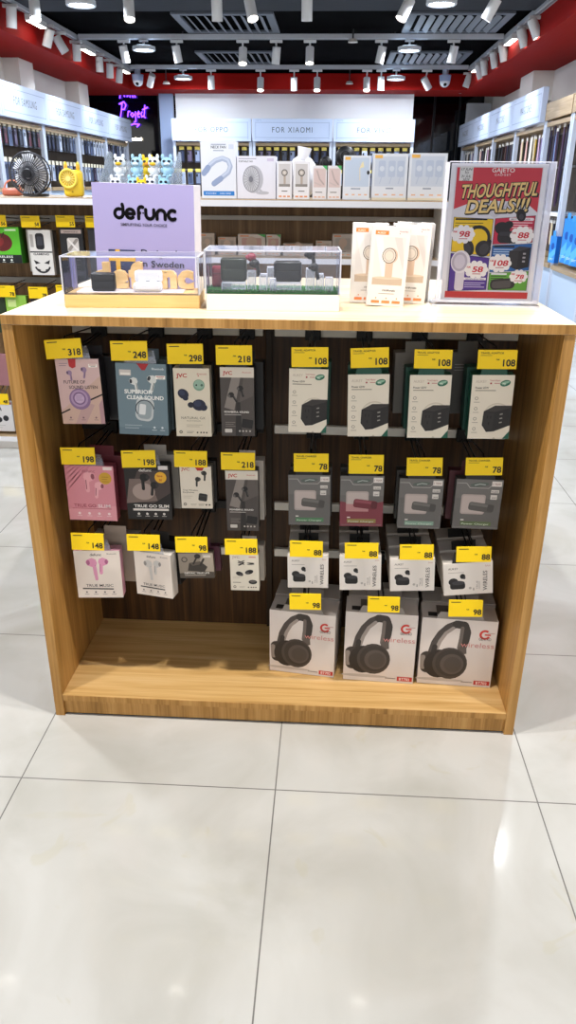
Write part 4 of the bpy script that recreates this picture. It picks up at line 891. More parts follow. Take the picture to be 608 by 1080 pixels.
def art_fanbox(A):
    H = A.H; A.rect(0, 0, 1, H, 'e6e6f2'); A.rect(.05, H*.93, .5, H*.945, '8d8da2'); A.text('PORTABLE FAN', .05, H*.855, .055, '2c2c38', .01, fit=.36); A.rect(.78, H*.88, .95, H*.95, 'cfc6e0')
    A.ell(.42, H*.46, .26, .33, 'b9bac4'); A.ell(.37, H*.46, .22, .31, '8d8e98'); A.ell(.37, H*.46, .20, .29, 'c6c7cf')
    for i in range(22): a = 2*PI*i/22; A.stroke([(.37+.04*math.cos(a), H*.46+.05*math.sin(a)), (.37+.19*math.cos(a), H*.46+.28*math.sin(a))], .009, '7a7b86')
    A.ell(.36, H*.46, .055, .07, '7a7b86'); A.ell(.66, H*.14, .17, .04, 'bdbec8'); A.stroke([(.6, H*.2), (.66, H*.14)], .06, 'bdbec8')
def art_hand(A):
    H = A.H; A.rect(0, 0, 1, H, 'ecebf0'); A.rect(.12, H*.33, .88, H*.93, 'cfcbcc'); A.rect(.12, H*.33, .88, H*.40, '8f8a86'); A.rrect(.44, H*.4, .58, H*.62, .04, 'b3a59a'); A.ring(.5, H*.70, .15, .21, '5a5654'); A.ell(.5, H*.70, .15, .15, 'c4bab2'); A.ell(.5, H*.7, .08, .08, 'ddd6d0'); A.rect(.3, H*.2, .7, H*.225, '6b6764')
    for x in (.12, .4, .68): A.rect(x, H*.05, x+.2, H*.09, 'e2955f')
def art_sq(A):
    H = A.H; A.rect(0, 0, 1, H, 'e3e8f2'); A.rect(.07, H*.30, .93, H*.94, 'cdd6e6')
    for cx in (.27, .55, .8): A.rrect(cx-.1, H*.50, cx+.1, H*.85, .04, 'bcc8de'); A.ell(cx, H*.68, .07, .07, 'd6deec'); A.stroke([(cx, H*.5), (cx-.05, H*.36)], .025, 'bcc8de')
    A.rect(.06, H*.90, .28, H*.97, 'f0b95a'); A.rect(.40, H*.24, .62, H*.265, '7d88a0')
    for x in (.1, .34, .58, .8): A.rect(x, H*.10, x+.11, H*.13, 'e8b894')
    A.rect(0, 0, 1, H*.05, 'e8dfc9')
def art_lamp(A):
    H = A.H; art_sq_base(A); A.stroke([(.62, H*.45), (.60, H*.7), (.68, H*.84)], .04, 'e6dfcf'); A.poly([(.6, H*.72), (.72, H*.88), (.76, H*.74)], 'f2e6b8'); A.ell(.92, H*.62, .05, .07, '2a2a30')
def art_sq_base(A):
    H = A.H; A.rect(0, 0, 1, H, 'e3e8f2'); A.rect(.05, H*.30, .95, H*.95, 'c6d4e8'); A.rect(.06, H*.90, .26, H*.97, 'f0b95a'); A.rect(.3, H*.24, .65, H*.265, '7d88a0')
    for x in (.1, .34, .58, .8): A.rect(x, H*.10, x+.11, H*.13, 'e8b894')
def art_shoe(A):
    H = A.H; A.rect(0, 0, 1, H, 'e9e6ea'); A.rect(.08, H*.36, .92, H*.92, 'd9c4c2'); A.stroke([(.3, H*.85), (.5, H*.6), (.8, H*.45)], .1, 'b9a8a6'); A.stroke([(.15, H*.5), (.6, H*.42)], .08, 'cdbcba'); A.poly([(1, H), (.68, H), (1, H*.86)], '4fb86a'); A.rect(.2, H*.2, .7, H*.225, '6b6764')
    for x in (.12, .4, .68): A.rect(x, H*.05, x+.2, H*.09, 'e2b59a')
for nm, lab, cat, TL, BR, d, side, art in [
  ('boxed_neck_fan', 'tall white neck fan box with a blue band', 'fan box', (211.2, 148.4), (248.7, 209.5), .09, 'd6dcec', art_neck),
  ('boxed_desk_fan', 'square white box picturing a grey round desk fan', 'fan box', (249.8, 164.5), (291, 209.5), .10, 'd9d9e6', art_fanbox),
  ('boxed_hand_fan', 'narrow hand fan box right beside the desk fan box', 'fan box', (292.6, 170), (308.3, 209.5), .06, 'dddce2', art_hand),
  ('boxed_hand_fan', 'narrow hand fan box second right of the desk fan box', 'fan box', (310, 170), (327, 209.5), .06, 'dddce2', art_hand),
  ('boxed_gadget', 'narrow box with a green corner, left one of a pair', 'gadget box', (330.3, 174.7), (345.3, 209.5), .06, 'dcd9dd', art_shoe),
  ('boxed_gadget', 'narrow box with a green corner, right one of a pair', 'gadget box', (346.3, 174.7), (360.5, 209.5), .06, 'dcd9dd', art_shoe),
  ('boxed_lamp', 'pale blue box picturing a small lamp on the rear gondola', 'gadget box', (363, 164), (391.8, 209.5), .09, 'd3dbe9', art_lamp),
  ('boxed_gadget', 'pale blue box with three grey shapes, left of the two', 'gadget box', (394, 162), (431.5, 209.5), .09, 'd3dbe9', art_sq),
  ('boxed_gadget', 'pale blue box with three grey shapes, partly behind the poster', 'gadget box', (432.8, 161.5), (473, 209.8), .09, 'd3dbe9', art_sq)]:
    rearbox(nm, lab, cat, TL, BR, TY, d, side, art, z=TZ)
# round dark speakers and a white pouch between the boxes
def speaker(label, px, py, r):
    P = at(px, py, 2.42); e = thing('round_speaker', label, 'speaker', (P.x, 2.42, TZ))
    b = MB(); b.cyl((0, 0, 0), (0, 0, .012), r*.7, BLACK, 20); b.cyl((0, 0, .012), (0, 0, P.z-TZ-r*.5), r*.3, BLACK, 14); b.build('stand', e)
    b = MB(); b.sph((0, 0, P.z-TZ), r, M('101014', .5), 14, 20, (1, .8, 1)); b.build('body', e)
    b = MB(); b.torus((0, -r*.72, P.z-TZ), r*.5, r*.07, M('2a2a30'), 'y', 24, 6); b.build('grille_ring', e)
speaker('larger round black speaker behind the pale blue lamp box', 364.5, 165, .046)
speaker('smaller round black speaker behind the green cornered boxes', 344, 172, .030)
P = at(319, 168, 2.30); e = thing('plastic_pouch', 'crumpled white plastic pouch behind the narrow hand fan boxes', 'pouch', (P.x, 2.33, TZ))
b = MB(); b.sph((0, 0, .095), .05, M('f0f1f6', .3), 10, 14, (1.5, .5, 1.9)); b.build('pouch_body', e)
b = MB(); b.cyl((0, 0, .17), (.01, 0, .222), .022, M('f4f4f8', .3), 10, .034); b.build('gathered_top', e)

# black desk fan
P = at(30.5, 185.2, 2.17); rr = (at(51, 185.2, 2.17)-P).x; cz = max(P.z-TZ, rr+.006)
e = thing('desk_fan', 'black round desk fan with radial grille on the rear gondola', 'fan', (P.x, 2.17, TZ), (0, 0, R(-6)))
b = MB(); b.torus((0, 0, cz), rr, .0045, M('3a3c44', .35), 'y', 48, 8); b.torus((0, 0, cz), rr*.55, .0016, DARK, 'y', 40, 6)
for i in range(44):
    a = 2*PI*i/44; b.cyl((rr*.24*math.cos(a), -.012, cz+rr*.24*math.sin(a)), (rr*math.cos(a), 0, cz+rr*math.sin(a)), .0020, M('30323a', .35), 6)
b.build('front_grille', e)
b = MB(); b.cyl((0, -.02, cz), (0, .03, cz), rr*.21, M('17181d', .4), 24); b.build('hub', e)
b = MB()
for i in range(7):
    T = Matrix.Translation((0, .025, cz)) @ Matrix.Rotation(2*PI*i/7, 4, 'Y') @ Matrix.Rotation(R(22), 4, 'X')
    b.prism([(rr*.15, -rr*.12), (rr*.5, -rr*.34), (rr*.9, -rr*.38), (rr*.95, rr*.16), (rr*.6, rr*.26), (rr*.15, rr*.12)], -.001, .001, M('eceef6', .4), T)
b.build('blade_rotor', e)
b = MB(); b.torus((0, .05, cz), rr*.93, .004, DARK, 'y', 40, 6)
for i in range(20):
    a = 2*PI*i/20; b.cyl((0, .06, cz), (rr*.93*math.cos(a), .05, cz+rr*.93*math.sin(a)), .0018, DARK, 6)
b.build('rear_grille', e)
b = MB(); b.cyl((0, .05, 0.001), (0, .05, .012), .06, DARK, 28); b.cyl((0, .065, .01), (0, .06, cz*.9), .012, DARK, 12); b.build('base', e)
# yellow bunny fan
P = at(77, 190, 2.17); s1 = (at(78, 190, 2.17)-P).x
e = thing('mini_fan', 'yellow mini fan with two small ears on the rear gondola', 'fan', (P.x, 2.17, TZ))
YF = M('f2d23a', .4); b = MB(); b.box(-10*s1, 10*s1, -.02, .03, 0, 26*s1, YF, .018); b.build('body', e)
b = MB(); b.torus((-3*s1, -.026, 17.5*s1), 8.5*s1, .006, M('f6dc5a', .4), 'y', 32, 8); b.cyl((-3*s1, -.018, 17.5*s1), (-3*s1, -.022, 17.5*s1), 8.3*s1, M('e8c838', .4), 28); b.cyl((-3*s1, -.03, 17.5*s1), (-3*s1, -.02, 17.5*s1), 2.4*s1, M('f8e88a', .4), 16)
for i in range(16):
    a = 2*PI*i/16; b.cyl((-3*s1+2*s1*math.cos(a), -.028, 17.5*s1+2*s1*math.sin(a)), (-3*s1+8*s1*math.cos(a), -.028, 17.5*s1+8*s1*math.sin(a)), .0015, M('f8e88a', .4), 6)
b.build('fan_head', e)
for s in (-1, 1):
    b = MB(); b.sph((s*6.5*s1, 0, 28.5*s1), 2.6*s1, YF, 8, 12, (.8, .6, 2.0)); b.sph((s*6.5*s1, -.008, 28.5*s1), 1.7*s1, M('e7a53a', .5), 8, 12, (.7, .4, 1.9)); b.build('ear', e)
b = MB(); b.cyl((0, -.0215, 5*s1), (0, -.0190, 5*s1), .004, M('b8961e'), 12); b.build('button', e)
# pinkish pack lying behind the black fan
P = at(13, 203, 2.3); e = thing('clear_pack', 'reddish clear pack lying behind the black desk fan', 'pack', (P.x, 2.32, TZ))
b = MB(); b.box(-.05, .04, -.03, .03, 0, .035, M('c4705c', .3), .012); b.build('pack_body', e)
b = MB(); b.torus((-.0, -.01, .03), .04, .004, M('d98a72', .3), 'y', 24, 6); b.build('loop', e)

# toy figures in a clear tray
X0, X1 = at(103, 193, 2.14).x, at(180, 193, 2.14).x
e = thing('display_tray', 'clear tray holding small animal figures behind the lilac carton', 'tray', ((X0+X1)/2, 2.13, TZ))
hw = (X1-X0)/2; TRAY = acrylic('tray_plastic', extra=.08, body=.22, bodycol='dfeaf2')
b = MB(); b.box(-hw, hw, 0, .30, 0, .003, TRAY); b.build('tray_floor', e)
b = MB(); b.box(-hw+.004, hw-.004, .12, .123, .003, .085, TRAY); b.box(-hw+.004, hw-.004, .12, .29, .085, .088, TRAY); b.build('step', e)
for s in (-1, 1):
    T = Matrix.Translation((s*hw, 0, 0)) @ Matrix.Rotation(PI/2, 4, 'Z')
    b = MB(); b.prism([(0, .003), (.30, .003), (.30, .20), (.24, .20), (0, .04)], -.0015, .0015, TRAY, T); b.build('side_panel', e)
b = MB(); b.box(-hw, hw, .297, .30, .003, .16, TRAY); b.build('back_sheet', e)
def toy(label, x, y, z, body, beak, s=1., tuft=None):
    o = thing('animal_figure', label, 'toy figure', (x, y, z), (0, 0, R(random.uniform(-8, 8))), 'animal figures in the clear tray')
    B_ = M(body, .45)
    b = MB(); b.sph((0, 0, .026*s), .024*s, B_, 10, 14, (1, .85, 1.1))
    for q_ in (-1, 1): b.sph((q_*.014*s, -.012*s, .006*s), .009*s, B_, 8, 10, (1, 1.3, .7)); b.sph((q_*.025*s, -.004*s, .03*s), .009*s, B_, 8, 10, (.7, .7, 1.3))
    b.build('body', o)
    b = MB(); b.sph((0, 0, .062*s), .026*s, B_, 12, 16, (1.1, .95, .95)); hd = b.build('head', o)
    for q_ in (-1, 1):
        b = MB(); b.sph((q_*.019*s, 0, .088*s), .010*s, B_, 8, 10, (.8, .5, 1.2)); b.build('ear', hd)
        b = MB(); b.sph((q_*.011*s, -.021*s, .068*s), .0075*s, M('1d2436', .4), 8, 10, (1.1, .6, .8)); b.build('eye', hd)
    b = MB(); b.sph((0, -.024*s, .056*s), .011*s, M(beak, .4), 8, 12, (1.4, .9, .75)); b.build('beak', hd)
    return o
cxs = [at(x, 180, 2.2).x for x in (121, 139.5, 158, 172)]
for i, (x, nm) in enumerate(zip(cxs, ('first', 'second', 'third', 'fourth'))):
    blue = i % 2
    toy('%s animal figure, %s from left on the upper step' % ('pale blue' if blue else 'white, yellow beaked', nm), x, 2.30, TZ+.089, 'a9d3ea' if blue else 'e9eef4', 'dfeef6' if blue else 'f0c22a')
    toy('%s animal figure, %s from left in the lower row' % ('pale blue' if blue else 'white', nm), x+.004, 2.19, TZ+.0035, '9fd0e6' if blue else 'e6ebf4', '8fbcd6' if blue else 'c9c6e0', .95)
toy('bright yellow animal figure low between second and third columns', at(151, 190, 2.2).x, 2.165, TZ+.0035, 'f3cf2a', 'e89a2a', .85)
toy('bright yellow animal figure high between second and third columns', at(152, 170, 2.3).x, 2.37, TZ+.089, 'f3cf2a', 'e89a2a', 1.0)
# ------------------------------------------------------------------ wall units with signs
ALU = M('c9d3e6', .4, .2); PALE = M('b9cce6', .5); SIGN = M('bccbe8', .45); LINE = M('8fa3c4', .5)
def wall_unit(label, loc, rz, w, sign, d=.36, hz=1.92, hh=.33, basez=.58, top='sign', rows=(1.86, 1.5), grp=None):
    e = thing('wall_display_unit', label, 'display unit', loc, (0, 0, rz))
    # local: x along the wall, front towards -y, front plane y=0
    for s in (-1, 1):
        b = MB(); b.box(s*w/2-(.045 if s > 0 else 0), s*w/2+(.045 if s < 0 else 0), .004, .05, 0, hz, ALU, .002); b.build('upright', e)
    b = MB(); b.box(-w/2+.002, w/2-.002, d-.03, d, 0, hz, M('4a4038', .6)); b.build('back_panel', e)
    b = MB(); b.box(-w/2+.046, w/2-.046, .01, d-.03, hz-.06, hz-.02, OAKG); b.build('canopy_board', e)
    b = MB(); b.box(-w/2+.046, w/2-.046, .008, d-.03, 0, basez-.04, PALE, .002); b.build('base_cabinet', e)
    b = MB(); b.box(-w/2+.046, w/2-.046, -.02, d-.03, basez-.04, basez, OAKG, .002); b.build('worktop', e)
    for z in rows:
        b = MB(); b.box(-w/2+.046, w/2-.046, d-.05, d-.03, z-.01, z+.012, M('8d9098', .4, .4)); b.build('hook_rail', e)
    if top == 'sign':
        b = MB(); b.box(-w/2+.003, w/2-.003, -.06, .0, hz, hz+hh, SIGN, .002); h_ = b.build('sign_board', e)
        A = Art(w-.006, hh, -.06, z0=hz)
        k = A.H
        for q_ in (.08*k+.02, k-.10*k-.02): A.rect(.04, q_, .96, q_+.006, LINE)
        A.rect(.04, .10*k, .046, .86*k, LINE); A.rect(.954, .10*k, .96, .86*k, LINE)
        A.text('GAJETO', .04, k*.90, .022, '8fa3c4', .005); A.pic.build('border_line', h_)
        A.text(sign, .5, k*.40, k*.34, '3f4754', 0, 'c', spacing=1.25, fit=min(.5, .052*len(sign))); A.txt.build('lettering', h_)
    else:
        b = MB(); b.box(-w/2+.003, w/2-.003, -.01, d-.02, hz, hz+.16, OAKG, .002); b.build('fascia_board', e)
    return e
UN = ('nearest', 'second', 'third', 'fourth', 'farthest')
LX, RX = -3.38, 2.3
left_units = []
for i in range(5):
    y = 6.27+1.35*i
    wall_unit('left wall unit of phone cases, %s from the camera, blue white sign' % UN[i], (LX, y, 0), PI/2, 1.35, 'FOR SAMSUNG', basez=1.24, d=.36)
    left_units.append(y)
for i in range(4):
    wall_unit('right wall unit of straps under a white sign, %s from the camera' % UN[i if i < 3 else 4], (RX, 8.21+1.44*i, 0), -PI/2, 1.44, 'MAGCORE', d=.44)
for i in range(2):
    wall_unit('right wall unit with a plain wooden fascia, %s' % ('beside the first white sign' if i == 0 else 'nearest the camera'), (RX, 6.99-1.0*i, 0), -PI/2, .98, '', d=.44, hz=1.93, top='wood')
bu = [(-1.84, 'FOR OPPO'), (-.58, 'FOR XIAOMI'), (.68, 'FOR VIVO')]
for i, (x, s_) in enumerate(bu):
    wall_unit('back wall unit of phone cases, %s of three under white signs' % ('left', 'middle', 'right')[i], (x, 11.5, 0), 0, 1.25, s_, basez=.9, d=.38, hz=1.905, hh=.315)

# phone case packs: a few kinds, then copies
CASES = []
def case_pack(col, tint, head='e8e2cc'):
    b = MB(); w, h = .085, .185
    b.box(-w/2, w/2, 0, .012, 0, h, M(col, .25), .003)
    b.box(-w*.36, w*.36, -.0035, .0, .02, h-.02, M(tint, .3), .0015)
    b.box(-w*.34, -w*.06, -.007, -.0035, h-.07, h-.03, M('15161a', .3), .001)
    b.box(-w*.46, w*.46, -.003, .004, h, h+.045, M(head, .5), .001)
    return b
PAL = [('1d2230', '2c3550'), ('4a5268', '7d89a6'), ('c6cede', '9aa8c4'), ('20242c', '3b4152'), ('6a7796', '414e6e'), ('302a3a', '58506a'), ('8f9cb8', 'c2cce0'), ('262b36', '5d2c3a')]
PN = ['black', 'slate grey', 'silvery', 'charcoal', 'blue grey', 'dark violet', 'pale blue', 'dark wine']
protos = {}
def place_pack(k, loc, rz, label, group, head='e8e2cc'):
    if (k, head) not in protos:
        o = case_pack(*PAL[k], head).build('phone_case_pack'); protos[(k, head)] = o
    else:
        o = protos[(k, head)].copy(); COL.objects.link(o)
    o.location = loc; o.rotation_euler = (0, 0, rz); tag(o, label, 'phone case', group); return o
ROW = ('upper row', 'lower row')
for u, y0 in enumerate(left_units):
    if u == 0: rng = range(5, 9)
    else: rng = range(9)
    for r_, z in enumerate((1.655, 1.31)):
        for j in rng:
            k = random.randrange(8); y = y0-.56+.14*j
            place_pack(k, (LX+(-.02 if r_ == 0 else .0)-.02, y, z), PI/2, '%s phone case pack in the %s of the %s left wall unit' % (PN[k], ROW[r_], UN[u]), 'phone case packs on the left wall')
for u, (x, s_) in enumerate(bu):
    for r_, z in enumerate((1.60, 1.28)):
        for j in range(9):
            k = random.choice((0, 0, 1, 3, 4, 5, 2)); xx = x-.50+.125*j
            place_pack(k, (xx, 11.56, z), 0, '%s phone case pack in the %s of the %s back wall unit' % (PN[k], ROW[r_], ('left', 'middle', 'right')[u]), 'phone case packs on the back wall', 'ead66a')
# straps on the right wall
SP = {}
SC = [('e6b9b2', 'pink'), ('f0ece6', 'white'), ('f2c53a', 'yellow'), ('c9a9c4', 'mauve'), ('8fa6dc', 'periwinkle'), ('6f8fd0', 'blue'), ('2a2440', 'deep violet'), ('3a2340', 'plum'), ('20222c', 'black'), ('4a2a2c', 'brown'), ('7a6a9a', 'lavender'), ('d9c9a8', 'cream')]
def strap(k, loc, h, rz, label):
    key = (k, round(h, 2))
    if key not in SP:
        b = MB(); c = M(SC[k][0], .6)
        pts = []
        b.box(-.022, .022, -.006, .006, 0, h-.03, c, .004); b.box(-.017, .017, -.009, -.006, .01, h*.55, M(SC[k][0], .45), .002)
        b.box(-.026, .026, -.004, .004, h-.03, h, M('e6e4e0', .5), .001); b.torus((0, 0, h+.008), .012, .002, M('9a9aa0', .3, .8), 'y', 14, 5)
        o = b.build('hanging_strap'); SP[key] = o
    else: o = SP[key].copy(); COL.objects.link(o)
    o.location = loc; o.rotation_euler = (R(random.uniform(-2, 2)), 0, rz); tag(o, label, 'strap', 'straps hanging on the right wall')
seqs = {0: [5, 4, 10, 3, 11, 2, 1, 1, 0, 0, 11, 0], 1: [8, 9, 8, 7, 8, 6, 9, 8, 8, 9, 8, 8], 2: [10, 4, 8, 9, 3, 8, 1, 8, 6, 9, 0, 1], 3: [1, 8, 1, 3, 10, 1, 8, 4, 1, 9, 8, 1]}
for u in range(4):
    for j in range(12):
        k = seqs[u][j]; strap(k, (RX+.06+.02*(j % 2), 7.62+1.44*u+.107*j, 1.32), .50, -PI/2, '%s hanging strap in the %s signed right wall unit' % (SC[k][1], UN[u if u < 3 else 4]))
for j in range(11):
    k = [9, 7, 6, 8, 7, 6, 7, 8, 6, 4, 6][j]; strap(k, (RX+.06+.03*(j % 2), 6.57+.085*j, 1.08+.03*(j % 3)), .76, -PI/2, '%s long strap in the wooden topped bay right of the poster' % SC[k][1])
for j in range(10):
    k = [9, 11, 9, 8, 11, 9, 0, 9, 11, 9][j]; strap(k, (RX+.07, 6.58+.085*j, .74), .24, -PI/2, '%s short strap low in the wooden topped bay' % SC[k][1])
b_shelf = thing('wall_shelf', 'pale shelf under the long straps in the wooden topped bay', 'shelf', (RX+.02, 6.99, 1.03), (0, 0, -PI/2))
b = MB(); b.box(-.44, .44, 0, .34, 0, .02, PALE, .002); b.build('shelf_board', b_shelf)
b = MB(); b.box(-.44, .44, -.006, .0, -.005, .03, WHITE, .001); b.build('price_rail', b_shelf)
# blue packs nearest on the right
def bluepack(label, y, x, z, w, h):
    e = thing('blue_pack', label, 'accessory pack', (x, y, z), (0, 0, -PI/2+R(12)))
    b = MB(); b.box(-w/2, w/2, 0, .05, 0, h, M('1f6fd0', .35), .004); b.build('carton', e)
    A = Art(w, h); A.rect(0, 0, 1, A.H, '2a86e4'); A.poly([(0, 0), (1, A.H*.35), (1, A.H*.6), (0, A.H*.3)], '58b0f4'); A.ell(.5, A.H*.62, .25, .25, '0f4fa8'); A.lines(.2, A.H*.15, .6, 2, .08, 'cfe6fb', .03); A.done(e)
    b = MB(); b.box(-w*.2, w*.2, .001, .004, h-.002, h+.05, M('3b93ea', .4)); b.build('hang_tab', e)
for i in range(3): bluepack('bright blue hanging pack %s' % ('nearest the post on the right', 'in the middle of the three by the right edge', 'at the right edge of the picture')[i], 6.22-.17*i, RX+.03, .62, .15, .40-.02*i)
bluepack('small blue pack left of the post near the poster', 6.46, RX-.02, .60, .13, .25)
for i, (y, x, h, w) in enumerate(((6.35, 2.12, .10, .22), (6.75, 2.12, .09, .24), (7.3, 2.10, .16, .2))):
    e = thing('floor_box', 'black low box on the floor before the right wall unit, %s' % ('nearest', 'middle', 'farthest and tallest')[i], 'box', (x, y, 0), (0, 0, R(4*i)))
    b = MB(); b.box(-w/2, w/2, -.12, .12, 0, h-.02, M('17181c', .5), .004); b.build('tub', e)
    b = MB(); b.box(-w/2-.006, w/2+.006, -.126, .126, h-.02, h, M('24262c', .5), .004); b.build('lid', e)

# neon sign and lit shop logo on the dark glass at the back left
NEON = M('6a35ff', .5, em=5.)
NY = 13.93; P0 = at(133, 97, NY); us = (at(134, 97, NY)-P0).x
ns = thing('neon_sign', 'purple neon script sign on the dark glass at the back', 'neon sign', (P0.x, NY, P0.z))
def npath(paths):
    b = MB()
    for p in paths: b.tube([((x)*us, 0, (y)*us) for x, y in p], .012, NEON, 6)
    return b
npath([[(-7, -6), (-6, 0), (-5, 6), (-2, -4), (0, 6)], [(3, -2), (1, -4), (2, 0), (4, 0), (4, -5)], [(6.5, 0), (6.5, -4), (7.5, -5)], [(6.5, 2.5), (6.8, 3)], [(9, 5), (8.6, -3), (9.6, -5)]]).build('upper_word', ns)
npath([[(-8, -25), (-5, -11), (-8, -11), (-3, -9), (-1, -12), (-3, -16), (-6.5, -16)], [(0, -23), (1, -18), (3, -18)], [(5, -19), (3.5, -21), (5, -23), (7, -21), (5, -19)],
       [(8.5, -18), (8.5, -27), (6.5, -28)], [(11, -21), (13, -20), (12, -18), (10.5, -20), (11, -23), (13, -23)], [(16, -18), (14.5, -20), (15, -23), (17, -22)], [(19, -12), (17.5, -23), (19, -24)], [(16, -16.5), (22, -14)]]).build('lower_word', ns)
npath([[(2, -31), (6, -29.5), (12, -30), (9, -32.5)]]).build('underline_stroke', ns)
P0 = at(133.5, 146, NY)
ls = thing('lit_logo', 'small white lit logo on the dark glass under the neon', 'lit sign', (P0.x, NY, P0.z))
LW = M('fff4dc', .5, em=6.)
b = MB(); b.cyl((0, 0, 0), (0, .02, 0), 2.4*us, LW, 14); b.box(-1*us, .4*us, 0, .02, -4*us, 3.6*us, LW); b.build('logo_mark', ls)
b = MB()
for i in range(7): b.box((3.5+1.9*i)*us, (5.0+1.9*i)*us, 0, .02, -1.8*us, (.2+.7*(i % 3 == 0))*us, LW)
b.build('logo_letters', ls)

# ------------------------------------------------------------------ ceiling fittings
TZK = 2.86-.02
TRW = M('b4b8c0', .45, .2); HEADW = M('d3d5d8', .45)
LAMP = M('fff6e8', .5, em=9.); LAMPB = M('d8ecff', .5, em=14.)
def track(label, p0, p1):
    p0, p1 = Vector(p0), Vector(p1); L = (p1-p0).length; a = math.atan2((p1-p0).y, (p1-p0).x); mid = (p0+p1)/2
    e = thing('light_track', label, 'light track', mid, (0, 0, a))
    b = MB(); b.box(-L/2, L/2, -.03, .03, 0, .05, TRW, .003); b.build('track_bar', e)
    b = MB(); b.box(-L/2, L/2, -.012, .012, -.004, .0, M('70747c', .4)); b.build('track_slot', e)
    n = max(2, int(L/1.8))
    for i in range(n):
        x = -L/2+L*(i+.5)/n; b = MB(); b.cyl((x, 0, .05), (x, 0, ZCE-mid.z), .008, DARK, 8); b.build('hanger_rod', e)
    return e
ZT = 2.80
track('white light track along the left side of the ceiling', (-2.93, -.5, ZT), (-2.93, 11.0, ZT))
track('white light track along the right side of the ceiling', (1.98, -.5, ZT), (1.98, 10.9, ZT))
track('white cross track nearest the back wall', (-2.88, 10.75, ZT), (1.93, 10.75, ZT))
track('white cross track second from the back wall', (-2.88, 8.35, ZT), (1.93, 8.35, ZT))
track('white cross track third from the back wall', (-2.88, 6.1, ZT), (1.93, 6.1, ZT))
track('white cross track above the front display', (-2.88, -.29, ZT), (1.93, -.29, ZT))
def spot_head(label, x, y, zc, aim, lit=True, L=.17, r=.047):
    e = thing('track_spotlight', label, 'spotlight', (x, y, ZT-.005), group='white cylinder spotlights on the ceiling tracks')
    b = MB(); b.box(-.07, .07, -.016, .016, -.028, 0, HEADW, .003); b.build('track_adapter', e)
    c = Vector((0, 0, zc-ZT+.005)); d = Vector(aim).normalized()
    b = MB(); b.cyl((0, 0, -.028), c-d*L*.2, .010, HEADW, 8); b.build('stem', e)
    b = MB(); b.cyl(c-d*L/2, c+d*L/2, r, HEADW, 18, cap=False); b.cyl(c-d*L/2, c-d*(L/2-.003), r, HEADW, 18); b.build('lamp_housing', e)
    b = MB(); b.cyl(c+d*(L/2-.012), c+d*(L/2-.008), r*.9, LAMP if lit else M('8a8c90', .3), 18); b.build('lens', e)
    return e
def place_heads(row, lst, Zc, fixed=None):
    for i, (px, py, aim, lit) in enumerate(lst):
        p = atz(px, py, Zc); x, y = p.x, p.y
        if fixed and fixed[0] == 'y': p = at(px, py, fixed[1]); x, y = p.x, fixed[1]
        if fixed and fixed[0] == 'x': x = fixed[1]
        spot_head('white spotlight, %s, %s' % (row, ('first', 'second', 'third', 'fourth', 'fifth', 'sixth', 'seventh', 'eighth', 'ninth', 'tenth')[i]+' from the left'), x, y, min(p.z if fixed and fixed[0] == 'y' else Zc, ZT-.12), aim, lit)
ZC2 = 2.66
place_heads('track second from the back wall', [(131.4, 57, (.1, .3, -1), False), (187, 57, (.15, .25, -1), False), (256.3, 59.3, (0, -.35, -1), True), (291.5, 58.7, (-.1, .2, -1), False), (327, 58.7, (0, -.3, -1), True), (402, 58, (-.2, .1, -1), False), (478, 57.5, (-.15, .15, -1), False)], ZC2, ('y', 8.35))
place_heads('track nearest the back wall', [(159.4, 85, (-.5, .6, -1), False), (223, 87, (0, .2, -1), False), (275, 89, (0, -.35, -1), True), (310.4, 88.6, (0, .2, -1), False), (334.7, 89, (0, -.35, -1), True), (387, 89, (0, -.35, -1), True), (402, 88, (0, .2, -1), False), (450, 88, (.7, .3, -1), False)], ZC2, ('y', 10.75))
place_heads('track third from the back wall', [(36.5, 8, (.15, -.5, -1), True), (136, 8, (.1, -.4, -1), True), (229, 10, (0, .1, -1), False), (265, 9, (.25, -.45, -1), True), (324, 10, (0, .1, -1), False), (428, 10, (-.5, -.25, -1), True), (518.5, 10, (-.5, .2, -1), False)], ZC2, ('y', 6.1))
def side_heads(row, lst, X):
    for i, (px, py, aim, lit) in enumerate(lst):
        d = ray(px, py); q_ = CAM+d*((X-CAM.x)/d.x)
        spot_head('white spotlight on the %s track, %s from the camera' % (row, ('first', 'second', 'third', 'fourth', 'fifth', 'sixth', 'seventh', 'eighth', 'ninth')[i]), X, q_.y, min(ZT-.11, max(2.60, q_.z)), aim, lit)
side_heads('left side', [(12, 18, (-.15, .1, -1), False), (51, 40, (-.4, .1, -1), False), (64, 47, (.55, .2, -1), False), (81, 55.5, (-.1, .2, -1), False), (105, 68, (-.05, .1, -1), False), (116, 74.5, (-.1, .2, -1), False), (126, 80, (-.2, .2, -1), False)], -2.93)
side_heads('right side', [(567, 10.5, (.5, -.1, -1), True), (554, 22.7, (.4, .1, -1), True), (533, 40.6, (.3, .1, -1), False), (523.4, 47.5, (.3, .1, -1), True), (513, 55, (.25, .1, -1), False), (507, 65, (.4, .1, -1), True), (494.7, 75, (-.3, .1, -1), False), (487, 80, (-.3, -.2, -1), True)], 1.98)
def bar_lamp(label, px, py, X):
    d = ray(px, py); q_ = CAM+d*((X-CAM.x)/d.x)
    e = thing('linear_track_lamp', label, 'track lamp', (X, q_.y, ZT-.005), group='bright linear lamps on the side tracks')
    b = MB(); b.box(-.035, .035, -.22, .22, -.05, .001, HEADW, .004); b.build('lamp_body', e)
    b = MB(); b.box(-.03, .03, -.20, .20, -.056, -.050, LAMP, .002); b.build('diffuser', e)
for i, (px, py) in enumerate(((38, 22), (93, 55), (131, 75))): bar_lamp('linear lamp on the left side track, %s' % ('nearest', 'middle', 'farthest')[i], px, py, -2.93)
